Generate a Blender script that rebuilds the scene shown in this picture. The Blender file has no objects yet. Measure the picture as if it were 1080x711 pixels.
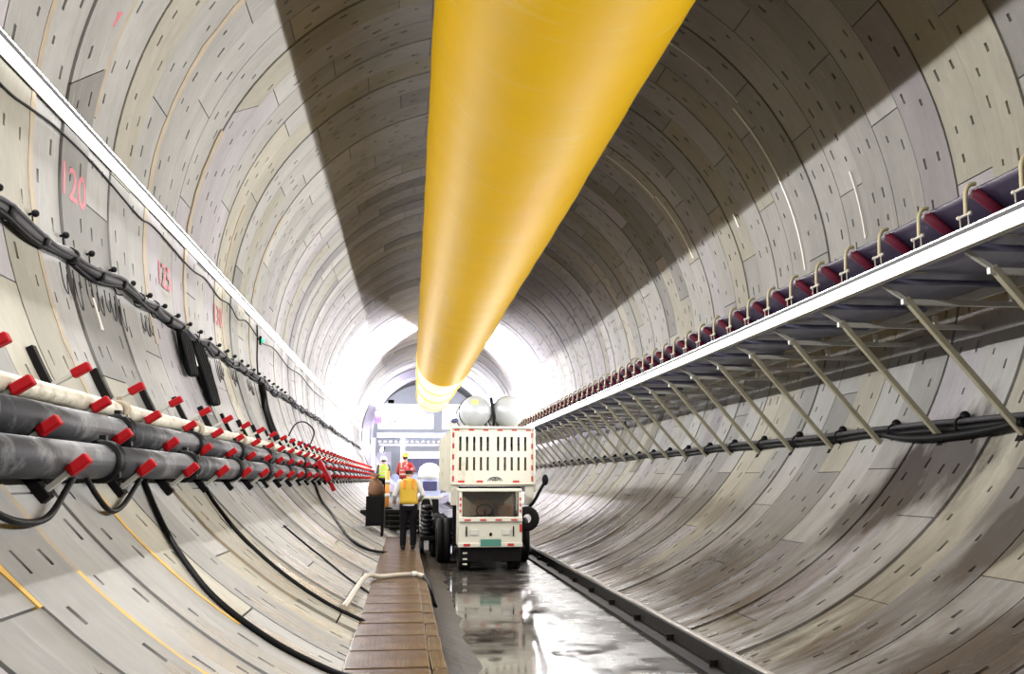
import bpy, bmesh, math, random
from math import sin, cos, pi, radians, sqrt, atan2
from mathutils import Vector, Matrix
import numpy as np
random.seed(7)
C = bpy.context.scene.collection
R, CX, CZ = 5.5, 1.857, 5.5          # tunnel bore: radius, axis position
CAM = Vector((0, 0, 2.009))
STRIP, J0 = 0.7435, 9.96             # ring pitch and the position of one ring joint
Y_NEAR, Y_FAR = -4.0, 84.0

# ------------------------------------------------------------------ materials
def nn(nt, kind, **kw):
    n = nt.nodes.new(kind)
    for k, v in kw.items(): setattr(n, k, v)
    return n
def mat(name, col=(.5, .5, .5), rough=.5, metal=0., var=.0, vscale=6., bump=0., bscale=40., emit=None, estr=0., spec=.5, coat=0., dirt=None, dirt_amt=0., dirt_scale=3., trans=0.):
    m = bpy.data.materials.new(name); m.use_nodes = True
    nt = m.node_tree; b = nt.nodes['Principled BSDF']
    b.inputs['Roughness'].default_value = rough; b.inputs['Metallic'].default_value = metal
    b.inputs['Specular IOR Level'].default_value = spec; b.inputs['Coat Weight'].default_value = coat
    b.inputs['Base Color'].default_value = (*col, 1)
    tc = nn(nt, 'ShaderNodeTexCoord')
    out = None
    if var > 0 or dirt:
        nz = nn(nt, 'ShaderNodeTexNoise'); nz.inputs['Scale'].default_value = vscale; nz.inputs['Detail'].default_value = 5
        nt.links.new(tc.outputs['Object'], nz.inputs['Vector'])
        mr = nn(nt, 'ShaderNodeMapRange'); mr.inputs['To Min'].default_value = 1 - var; mr.inputs['To Max'].default_value = 1 + var
        nt.links.new(nz.outputs['Fac'], mr.inputs['Value'])
        mx = nn(nt, 'ShaderNodeVectorMath', operation='SCALE'); mx.inputs[0].default_value = col
        nt.links.new(mr.outputs['Result'], mx.inputs['Scale'])
        out = mx.outputs['Vector']
        if dirt:
            dz = nn(nt, 'ShaderNodeTexNoise'); dz.inputs['Scale'].default_value = dirt_scale; dz.inputs['Detail'].default_value = 8; dz.inputs['Roughness'].default_value = .7
            nt.links.new(tc.outputs['Object'], dz.inputs['Vector'])
            dr = nn(nt, 'ShaderNodeMapRange'); dr.inputs['From Min'].default_value = .62 - dirt_amt * .35; dr.inputs['From Max'].default_value = .78 - dirt_amt * .3
            nt.links.new(dz.outputs['Fac'], dr.inputs['Value'])
            mc = nn(nt, 'ShaderNodeMix', data_type='RGBA'); nt.links.new(dr.outputs['Result'], mc.inputs['Factor'])
            nt.links.new(out, mc.inputs['A']); mc.inputs['B'].default_value = (*dirt, 1); out = mc.outputs['Result']
        nt.links.new(out, b.inputs['Base Color'])
    if bump > 0:
        bz = nn(nt, 'ShaderNodeTexNoise'); bz.inputs['Scale'].default_value = bscale; bz.inputs['Detail'].default_value = 4
        nt.links.new(tc.outputs['Object'], bz.inputs['Vector'])
        bp = nn(nt, 'ShaderNodeBump'); bp.inputs['Strength'].default_value = bump; bp.inputs['Distance'].default_value = .02
        nt.links.new(bz.outputs['Fac'], bp.inputs['Height']); nt.links.new(bp.outputs['Normal'], b.inputs['Normal'])
    if emit:
        b.inputs['Emission Color'].default_value = (*emit, 1); b.inputs['Emission Strength'].default_value = estr
    return m

M = {}
M['white_paint'] = mat('white_paint', (.50, .48, .405), .35, var=.06, dirt=(.30, .25, .18), dirt_amt=.12, dirt_scale=2.)
M['off_white'] = mat('off_white', (.48, .46, .42), .5, var=.08)
M['cream_lagging'] = mat('cream_lagging', (.42, .39, .31), .55, var=.12, vscale=8, bump=.5, bscale=14, dirt=(.22, .19, .14), dirt_amt=.35, dirt_scale=6)
M['grey_pipe'] = mat('grey_pipe', (.030, .030, .033), .55, spec=.18, var=.25, vscale=5, bump=.15, bscale=30, dirt=(.12, .12, .12), dirt_amt=.3, dirt_scale=4)
M['black_steel'] = mat('black_steel', (.007, .006, .006), .6, var=.3, spec=.07)
M['black_rubber'] = mat('black_rubber', (.005, .005, .0055), .55, var=.3, spec=.09, bump=.2, bscale=20)
M['tyre'] = mat('tyre', (.006, .0055, .005), .8, var=.3, spec=.2, bump=.3, bscale=30)
M['red_paint'] = mat('red_paint', (.26, .002, .005), .6, spec=.15, var=.15)
M['red_roller'] = mat('red_roller', (.09, .009, .022), .55, spec=.15, var=.2)
M['galv'] = mat('galv', (.40, .39, .35), .45, metal=.25, var=.12)
M['strut'] = mat('strut', (.27, .25, .18), .5, metal=.2, var=.2, vscale=12, dirt=(.2, .17, .1), dirt_amt=.3)
M['yellow_bar'] = mat('yellow_bar', (.36, .32, .20), .5, var=.12)
M['belt'] = mat('belt', (.028, .021, .042), .38, var=.25, vscale=4, bump=.1, bscale=20)
M['return_belt'] = mat('return_belt', (.12, .12, .19), .30, var=.3, vscale=3, bump=.1, bscale=8)
M['dark_red_reflect'] = mat('red_reflector', (.38, .02, .02), .3)
M['glass'] = mat('windshield_glass', (.10, .085, .06), .08, spec=.6, var=.3, vscale=3)
M['interior'] = mat('cab_interior', (.22, .17, .11), .8, var=.3, vscale=5)
M['load'] = mat('bulk_load', (.15, .13, .09), .9, var=.25, vscale=8)
M['dark_inside'] = mat('dark_inside', (.02, .02, .018), .8)
M['plate_green'] = mat('plate_green', (.05, .17, .13), .4)
M['lens'] = mat('lamp_lens', (.45, .45, .40), .15, var=.1)
M['tank_grey'] = mat('tank_grey', (.36, .375, .385), .36, metal=.15, var=.06)
M['label_yellow'] = mat('sticker_yellow', (.6, .5, .15), .5)
M['walk'] = None
M['mud'] = mat('wet_mud', (.028, .020, .013), .6, spec=.2, var=.5, vscale=5, bump=.5, bscale=9)
M['rail_steel'] = mat('rail_steel', (.007, .006, .005), .55, spec=.12, var=.5, vscale=6, bump=.3, bscale=20)
M['edge_pipe'] = mat('edge_pipe', (.22, .20, .18), .4, metal=.3, var=.4, vscale=5)
M['tan_packing'] = mat('tan_packing', (.25, .205, .145), .75, var=.25, vscale=6)
M['amber_packing'] = mat('amber_packing', (.42, .25, .05), .7, var=.35, vscale=5)
M['white_seal'] = mat('white_seal', (.62, .60, .57), .35, var=.05)
M['paint_red'] = mat('faded_red_paint', (.34, .10, .12), .7, var=.3, vscale=12)
M['cable_grey'] = mat('cable_grey', (.035, .033, .036), .65, spec=.25, var=.4, vscale=8)
M['hose_beige'] = mat('hose_beige', (.30, .26, .20), .5, var=.15)
M['lavender'] = mat('lavender_steel', (.42, .40, .52), .5, var=.1)
M['pale_steel'] = mat('pale_steel', (.66, .68, .78), .4, var=.08)
M['blue_steel'] = mat('blue_steel', (.40, .44, .66), .4, var=.1)
M['purple_panel'] = mat('purple_panel', (.34, .20, .62), .5)
M['navy'] = mat('navy_paint', (.05, .05, .13), .4)
M['skin'] = mat('skin', (.45, .27, .19), .5, var=.08)
M['vest_yellow'] = mat('vest_yellow', (.40, .245, .010), .7, var=.12)
M['vest_orange'] = mat('vest_orange', (.55, .17, .015), .7)
M['vest_lime'] = mat('vest_lime', (.38, .50, .04), .7, var=.1)
M['vest_red'] = mat('vest_red', (.36, .03, .025), .7, var=.1)
M['reflective'] = mat('reflective_tape', (.42, .40, .30), .3)
M['shirt_white'] = mat('shirt_white', (.42, .41, .41), .8, var=.06)
M['shirt_dark'] = mat('shirt_dark', (.05, .05, .07), .8)
M['trousers'] = mat('trousers_black', (.004, .0037, .0045), .9, spec=.1, var=.2)
M['boot'] = mat('boot', (.006, .005, .005), .6, spec=.2)
M['helmet_red'] = mat('helmet_red', (.30, .01, .018), .3)
M['helmet_white'] = mat('helmet_white', (.75, .75, .74), .3)
M['helmet_orange'] = mat('helmet_orange', (.75, .34, .04), .3)
M['hair'] = mat('hair', (.015, .012, .01), .6)
M['orange_paint'] = mat('orange_paint', (.72, .28, .05), .5, var=.1)
M['brown_bag'] = mat('brown_bag', (.13, .062, .028), .8, var=.2, bump=.4, bscale=10)
M['green_lamp'] = mat('green_lamp', (.02, .5, .15), .3, emit=(.05, .9, .3), estr=.9)
M['hood'] = mat('hood_sheet', (.035, .035, .035), .7, spec=.1)
M['led'] = mat('led_diffuser', (.9, .9, .9), .4, emit=(1, .985, .97), estr=5)
M['flood'] = mat('flood_lens', (.9, .9, .9), .4, emit=(.95, .95, 1), estr=14)
M['lit_screen'] = mat('lit_panel', (.85, .86, .9), .5, emit=(.93, .93, 1), estr=.95)

def duct_mat(name, col, pale=0.):
    m = mat(name, col, .50, var=.08, vscale=1.3, bump=.10, bscale=2.2, coat=.0, spec=.06)
    nt = m.node_tree; b = nt.nodes['Principled BSDF']
    b.inputs['Coat Roughness'].default_value = .22
    old = b.inputs['Base Color'].links[0].from_socket
    tc = [n for n in nt.nodes if n.type == 'TEX_COORD'][0]
    # pale scuffs running around the sleeve
    mp = nn(nt, 'ShaderNodeMapping'); mp.inputs['Scale'].default_value = (.5, 3.4, .5); mp.inputs['Rotation'].default_value = (.18, .1, .3)
    nt.links.new(tc.outputs['Object'], mp.inputs['Vector'])
    nz = nn(nt, 'ShaderNodeTexNoise'); nz.inputs['Scale'].default_value = 1.6; nz.inputs['Detail'].default_value = 6; nz.inputs['Distortion'].default_value = .6
    nt.links.new(mp.outputs['Vector'], nz.inputs['Vector'])
    mr = nn(nt, 'ShaderNodeMapRange'); mr.inputs['From Min'].default_value = .57; mr.inputs['From Max'].default_value = .74; mr.inputs['To Max'].default_value = .50
    nt.links.new(nz.outputs['Fac'], mr.inputs['Value'])
    mc = nn(nt, 'ShaderNodeMix', data_type='RGBA'); nt.links.new(mr.outputs['Result'], mc.inputs['Factor'])
    nt.links.new(old, mc.inputs['A']); mc.inputs['B'].default_value = (.34, .24, .05, 1)
    nt.links.new(mc.outputs['Result'], b.inputs['Base Color'])
    # thin coated fabric lets light through
    tr = nn(nt, 'ShaderNodeBsdfTranslucent'); nt.links.new(mc.outputs['Result'], tr.inputs['Color'])
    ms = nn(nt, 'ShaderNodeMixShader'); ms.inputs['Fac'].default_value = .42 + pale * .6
    out = [n for n in nt.nodes if n.type == 'OUTPUT_MATERIAL'][0]
    nt.links.new(b.outputs['BSDF'], ms.inputs[1]); nt.links.new(tr.outputs['BSDF'], ms.inputs[2]); nt.links.new(ms.outputs['Shader'], out.inputs['Surface'])
    return m
M['duct'] = duct_mat('yellow_duct_fabric', (.345, .205, .0012))
M['duct_lit_through'] = duct_mat('lit_through_duct_fabric', (.74, .62, .48), .2)  # pale colour stands for light shining through the far sleeve
M['duct_band'] = mat('duct_band', (.66, .42, .06), .5, var=.1)

# concrete lining: 'tone' = the segment's own cement colour, 'uvp' = (arc length, chainage)
STAINS = [  # arc, chainage, radius along arc, radius along tunnel, strength
    (12.55, 10.35, .60, .40, 1.0), (12.15, 9.75, .55, .55, .9), (13.05, 10.75, .4, .35, .8), (14.45, 13.2, .45, .7, .75),
    (14.9, 12.7, .25, .5, .7), (14.45, 22.3, .6, 1.8, .95), (13.05, 21.0, .35, 2.4, .6), (15.0, 21.5, .5, 1.8, .8), (13.2, 16.5, .25, 1.8, .4),
    (14.9, 6.7, .7, .5, .8), (13.1, 7.9, .6, .25, .85), (12.2, 8.2, .8, .3, .5), (15.2, 17., .35, 2.2, .5), (-9.6, 5.6, .5, .3, .2)]
def concrete():
    m = bpy.data.materials.new('segment_concrete'); m.use_nodes = True
    nt = m.node_tree; b = nt.nodes['Principled BSDF']; L = nt.links.new
    at = nn(nt, 'ShaderNodeAttribute', attribute_name='tone'); uv = nn(nt, 'ShaderNodeAttribute', attribute_name='uvp')
    def noise(scale, vec_scale, detail=6, rough=.6, dist=0.):
        mp = nn(nt, 'ShaderNodeMapping'); mp.inputs['Scale'].default_value = vec_scale; L(uv.outputs['Vector'], mp.inputs['Vector'])
        n = nn(nt, 'ShaderNodeTexNoise'); n.inputs['Scale'].default_value = scale; n.inputs['Detail'].default_value = detail
        n.inputs['Roughness'].default_value = rough; n.inputs['Distortion'].default_value = dist
        L(mp.outputs['Vector'], n.inputs['Vector']); return n.outputs['Fac']
    def mrange(s, a, c, d=0., e=1.):
        r = nn(nt, 'ShaderNodeMapRange'); r.inputs['From Min'].default_value = a; r.inputs['From Max'].default_value = c
        r.inputs['To Min'].default_value = d; r.inputs['To Max'].default_value = e; L(s, r.inputs['Value']); return r.outputs['Result']
    def math_(op, a, c=None):
        n = nn(nt, 'ShaderNodeMath', operation=op)
        for i, v in enumerate((a, c)):
            if v is None: continue
            if isinstance(v, (int, float)): n.inputs[i].default_value = v
            else: L(v, n.inputs[i])
        return n.outputs[0]
    def mixc(f, a, c):
        n = nn(nt, 'ShaderNodeMix', data_type='RGBA')
        if isinstance(f, float): n.inputs['Factor'].default_value = f
        else: L(f, n.inputs['Factor'])
        for k, v in (('A', a), ('B', c)):
            if isinstance(v, tuple): n.inputs[k].default_value = (*v, 1)
            else: L(v, n.inputs[k])
        return n.outputs['Result']
    base = at.outputs['Color']
    mot = mrange(noise(1.1, (.6, 1.6, 1)), .25, .75, .82, 1.14)
    fine = mrange(noise(9, (.5, 1.8, 1)), .2, .8, .9, 1.09)
    sc = nn(nt, 'ShaderNodeVectorMath', operation='SCALE'); L(base, sc.inputs[0]); L(math_('MULTIPLY', mot, fine), sc.inputs['Scale'])
    col = sc.outputs['Vector']
    # water runs down each ring
    run = mrange(noise(2.2, (.22, 3.4, 1), 8, .7, .3), .56, .76, 0, .5)
    col = mixc(run, col, (.13, .105, .08))
    pale = mrange(noise(3.1, (.25, 4.2, 1), 6, .65), .60, .80, 0, .5)
    col = mixc(pale, col, (.42, .40, .36))
    sx = nn(nt, 'ShaderNodeSeparateXYZ'); L(uv.outputs['Vector'], sx.inputs[0])
    arc, ych = sx.outputs[0], sx.outputs[1]
    edge = noise(1.7, (.7, 2.0, 1), 7, .65)
    tot = None
    for (a0, y0, ra, ry, st) in STAINS:
        da = math_('DIVIDE', math_('SUBTRACT', arc, a0), ra * 1.2); dy = math_('DIVIDE', math_('SUBTRACT', ych, y0), ry * 1.2)
        d2 = math_('ADD', math_('MULTIPLY', da, da), math_('MULTIPLY', dy, dy))
        d = math_('ADD', math_('SQRT', d2), math_('MULTIPLY', math_('SUBTRACT', edge, .5), 2.4))
        w = mrange(d, .75, 1.45, st, 0.)
        tot = w if tot is None else math_('MAXIMUM', tot, w)
    col = mixc(math_('MULTIPLY', tot, .95), col, (.020, .014, .011))
    # mud wash low on both sides
    low = mrange(math_('ABSOLUTE', arc), 12.2, 15.2, 0, 1)
    mud = math_('MULTIPLY', mrange(noise(1.5, (.35, 1.7, 1), 8, .7, .5), .36, .60, 0, 1.), low)
    rside = mrange(arc, -1., 1., .10, 1.)
    col = mixc(math_('MULTIPLY', mud, rside), col, (.055, .036, .021))
    L(col, b.inputs['Base Color'])
    wet = math_('MULTIPLY', mrange(math_('ABSOLUTE', arc), 12.0, 14.0, 0, 1), mrange(noise(2.0, (.3, 2.0, 1), 2), .36, .62, .2, 1.))
    L(mrange(wet, 0, 1, .68, .20), b.inputs['Roughness'])
    L(mrange(wet, 0, 1, .3, .6), b.inputs['Specular IOR Level'])
    bp = nn(nt, 'ShaderNodeBump'); bp.inputs['Strength'].default_value = .10; bp.inputs['Distance'].default_value = .01
    L(noise(14, (1, 1.5, 1)), bp.inputs['Height']); L(bp.outputs['Normal'], b.inputs['Normal'])
    return m
M['concrete'] = concrete()
M['gasket'] = mat('joint_gasket', (.035, .03, .026), .8)

def floor_mat():
    m = bpy.data.materials.new('wet_floor'); m.use_nodes = True
    nt = m.node_tree; b = nt.nodes['Principled BSDF']; L = nt.links.new
    tc = nn(nt, 'ShaderNodeTexCoord')
    def noise(s, d=6, r=.6):
        n = nn(nt, 'ShaderNodeTexNoise'); n.inputs['Scale'].default_value = s; n.inputs['Detail'].default_value = d; n.inputs['Roughness'].default_value = r
        L(tc.outputs['Object'], n.inputs['Vector']); return n.outputs['Fac']
    cr = nn(nt, 'ShaderNodeValToRGB'); L(noise(2.6, 8, .7), cr.inputs['Fac'])
    e = cr.color_ramp.elements; e[0].position = .34; e[0].color = (.012, .010, .008, 1); e[1].position = .68; e[1].color = (.10, .09, .078, 1)
    L(cr.outputs['Color'], b.inputs['Base Color'])
    mr = nn(nt, 'ShaderNodeMapRange'); mr.inputs['From Min'].default_value = .40; mr.inputs['From Max'].default_value = .66
    mr.inputs['To Min'].default_value = .015; mr.inputs['To Max'].default_value = .20; L(noise(1.3, 7, .65), mr.inputs['Value'])
    # the right half of the roadway is drier, scuffed concrete
    sx = nn(nt, 'ShaderNodeSeparateXYZ'); L(tc.outputs['Object'], sx.inputs[0])
    dn = nn(nt, 'ShaderNodeMath', operation='MULTIPLY_ADD'); L(noise(2.2, 6, .65), dn.inputs[0]); dn.inputs[1].default_value = 2.6; L(sx.outputs[0], dn.inputs[2])
    dry = nn(nt, 'ShaderNodeMapRange'); dry.inputs['From Min'].default_value = 3.0; dry.inputs['From Max'].default_value = 3.9; dry.inputs['To Max'].default_value = .22; L(dn.outputs[0], dry.inputs['Value'])
    ad = nn(nt, 'ShaderNodeMath', operation='ADD'); L(mr.outputs['Result'], ad.inputs[0]); L(dry.outputs['Result'], ad.inputs[1]); L(ad.outputs[0], b.inputs['Roughness'])
    b.inputs['Specular IOR Level'].default_value = .6
    bp = nn(nt, 'ShaderNodeBump'); bp.inputs['Strength'].default_value = .025; bp.inputs['Distance'].default_value = .01
    L(noise(5, 5), bp.inputs['Height']); L(bp.outputs['Normal'], b.inputs['Normal'])
    return m
M['floor'] = floor_mat()

def walk_mat():
    m = mat('walkway_plate', (.075, .044, .020), .27, spec=.6, var=.35, vscale=3.2, dirt=(.13, .08, .034), dirt_amt=.35, dirt_scale=2.2)
    nt = m.node_tree; b = nt.nodes['Principled BSDF']; L = nt.links.new
    tc = [n for n in nt.nodes if n.type == 'TEX_COORD'][0]
    ch = nn(nt, 'ShaderNodeTexChecker'); ch.inputs['Scale'].default_value = 46
    L(tc.outputs['Object'], ch.inputs['Vector'])
    bp = nn(nt, 'ShaderNodeBump'); bp.inputs['Strength'].default_value = .45; bp.inputs['Distance'].default_value = .012
    L(ch.outputs['Fac'], bp.inputs['Height']); L(bp.outputs['Normal'], b.inputs['Normal'])
    return m
M['walk'] = walk_mat()

# ------------------------------------------------------------------ mesh builder
class MB:
    def __init__(s): s.v = []; s.f = []; s.sm = []
    def add(s, vs, fs, smooth=False):
        o = len(s.v); s.v += [tuple(x) for x in vs]; s.f += [tuple(i + o for i in q) for q in fs]; s.sm += [smooth] * len(fs); return s
    def box(s, c, d, rot=None):
        c = Vector(c); h = Vector(d) / 2
        vs = [Vector((x * h.x, y * h.y, z * h.z)) for x in (-1, 1) for y in (-1, 1) for z in (-1, 1)]
        if rot is not None: vs = [rot @ v for v in vs]
        return s.add([v + c for v in vs], [(0, 1, 3, 2), (4, 6, 7, 5), (0, 4, 5, 1), (2, 3, 7, 6), (0, 2, 6, 4), (1, 5, 7, 3)])
    def bar(s, a, b, w, h=None, up=(0, 0, 1)):
        a, b = Vector(a), Vector(b); h = h or w
        d = (b - a); L = d.length; d.normalize(); u = Vector(up)
        if abs(d.dot(u)) > .98: u = Vector((0, 1, 0))
        x = d.cross(u).normalized(); z = x.cross(d)
        rot = Matrix((x, d, z)).transposed()
        return s.box((a + b) / 2, (w, L, h), rot)
    def tube(s, pts, rad, n=10, cap=True, closed=False):
        pts = [Vector(p) for p in pts]; k = len(pts)
        rads = rad if isinstance(rad, (list, tuple)) else [rad] * k
        vs, fs = [], []; prev = None
        for i, p in enumerate(pts):
            if closed: t = pts[(i + 1) % k] - pts[i - 1]
            else: t = pts[min(i + 1, k - 1)] - pts[max(i - 1, 0)]
            t.normalize()
            if prev is None:
                u = Vector((0, 0, 1)) if abs(t.z) < .9 else Vector((0, 1, 0))
                x = t.cross(u).normalized()
            else:
                x = (prev - t * prev.dot(t)).normalized()
            prev = x; y = t.cross(x)
            for j in range(n):
                a = 2 * pi * j / n; vs.append(p + (x * cos(a) + y * sin(a)) * rads[i])
        for i in range(k if closed else k - 1):
            for j in range(n):
                i2 = (i + 1) % k
                fs.append((i * n + j, i * n + (j + 1) % n, i2 * n + (j + 1) % n, i2 * n + j))
        s.add(vs, fs, True)
        if cap and not closed:
            s.add(vs[:n], [tuple(range(n))[::-1]]); s.add(vs[-n:], [tuple(range(n))])
        return s
    def lathe(s, prof, c=(0, 0, 0), axis='z', n=24, smooth=True):
        c = Vector(c); vs, fs = [], []
        for (r, h) in prof:
            for j in range(n):
                a = 2 * pi * j / n; q = (r * cos(a), r * sin(a), h)
                if axis == 'y': q = (q[0], h, q[1])
                if axis == 'x': q = (h, q[0], q[1])
                vs.append(c + Vector(q))
        for i in range(len(prof) - 1):
            for j in range(n):
                f = (i * n + j, i * n + (j + 1) % n, (i + 1) * n + (j + 1) % n, (i + 1) * n + j)
                fs.append(f if axis != 'y' else f[::-1])
        return s.add(vs, fs, smooth)
    def loft(s, secs, n=20):
        vs, fs = [], []
        for (c, rx, ry) in secs:
            for j in range(n):
                a = 2 * pi * j / n; vs.append((c[0] + rx * cos(a), c[1] + ry * sin(a), c[2]))
        for i in range(len(secs) - 1):
            for j in range(n): fs.append((i * n + j, i * n + (j + 1) % n, (i + 1) * n + (j + 1) % n, (i + 1) * n + j))
        s.add(vs, fs, True); k = len(secs)
        s.add(vs[:n], [tuple(range(n))[::-1]]); s.add(vs[-n:], [tuple(range(n))]); return s
    def ball(s, c, r, n=16, m=10):
        if not isinstance(r, (tuple, list)): r = (r, r, r)
        vs, fs = [], []
        for i in range(m + 1):
            t = pi * i / m
            for j in range(n):
                a = 2 * pi * j / n; vs.append((c[0] + r[0] * sin(t) * cos(a), c[1] + r[1] * sin(t) * sin(a), c[2] + r[2] * cos(t)))
        for i in range(m):
            for j in range(n): fs.append((i * n + j, (i + 1) * n + j, (i + 1) * n + (j + 1) % n, i * n + (j + 1) % n))
        return s.add(vs, fs, True)
    def extrude(s, prof, y0, y1, closed=True, smooth=False):
        k = len(prof)
        vs = [(x, y0, z) for x, z in prof] + [(x, y1, z) for x, z in prof]
        fs = [(i, (i + 1) % k, k + (i + 1) % k, k + i) for i in range(k if closed else k - 1)]
        if closed: fs += [tuple(range(k))[::-1], tuple(range(k, 2 * k))]
        return s.add(vs, fs, smooth)
    def obj(s, name, m, parent=None, bev=0., weld=True):
        me = bpy.data.meshes.new(name); me.from_pydata(s.v, [], s.f)
        me.polygons.foreach_set('use_smooth', s.sm)
        bm = bmesh.new(); bm.from_mesh(me)
        if weld: bmesh.ops.remove_doubles(bm, verts=bm.verts, dist=1e-5)
        bmesh.ops.recalc_face_normals(bm, faces=bm.faces)
        bm.to_mesh(me); bm.free()
        o = bpy.data.objects.new(name, me); C.objects.link(o)
        if isinstance(m, str): m = M[m]
        me.materials.append(m)
        if parent is not None: o.parent = parent
        if bev > 0:
            b = o.modifiers.new('bevel', 'BEVEL'); b.width = bev; b.segments = 2; b.limit_method = 'ANGLE'
        return o

def tag(o, label, cat, group=None):
    o['label'] = label; o['category'] = cat
    if group: o['group'] = group
    return o
def thing(name, label, cat, loc=(0, 0, 0), rz=0., group=None):
    o = bpy.data.objects.new(name, None); C.objects.link(o); o.location = loc; o.rotation_euler = (0, 0, rz)
    o.empty_display_size = .2
    return tag(o, label, cat, group)
def structure(o):
    o['kind'] = 'structure'; return o
def dup(root, loc, label=None):
    r = root.copy(); C.objects.link(r); r.location = loc
    if label: r['label'] = label
    for ch in list(root.children):
        c = ch.copy(); C.objects.link(c); c.parent = r
        for g in ch.children:
            d = g.copy(); C.objects.link(d); d.parent = c
    return r
def bore(th, r=R):
    t = radians(th); return (CX + r * sin(t), CZ + r * cos(t))
def bp3(th, y, r=R):
    x, z = bore(th, r); return Vector((x, y, z))
def smoothpath(pts, sub=6):
    P = [Vector(p) for p in pts]; out = []
    for i in range(len(P) - 1):
        p0, p1, p2, p3 = P[max(i - 1, 0)], P[i], P[i + 1], P[min(i + 2, len(P) - 1)]
        for j in range(sub):
            t = j / sub
            out.append(.5 * ((2 * p1) + (p2 - p0) * t + (2 * p0 - 5 * p1 + 4 * p2 - p3) * t * t + (3 * p1 - p0 - 3 * p2 + p3) * t ** 3))
    out.append(P[-1]); return out
ORD = ['nearest', 'second nearest', 'third nearest', 'fourth nearest', 'fifth nearest', 'sixth nearest', 'seventh nearest', 'eighth nearest',
       'ninth nearest', 'tenth nearest', 'eleventh nearest', 'twelfth nearest', 'thirteenth nearest', 'fourteenth nearest']

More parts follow.
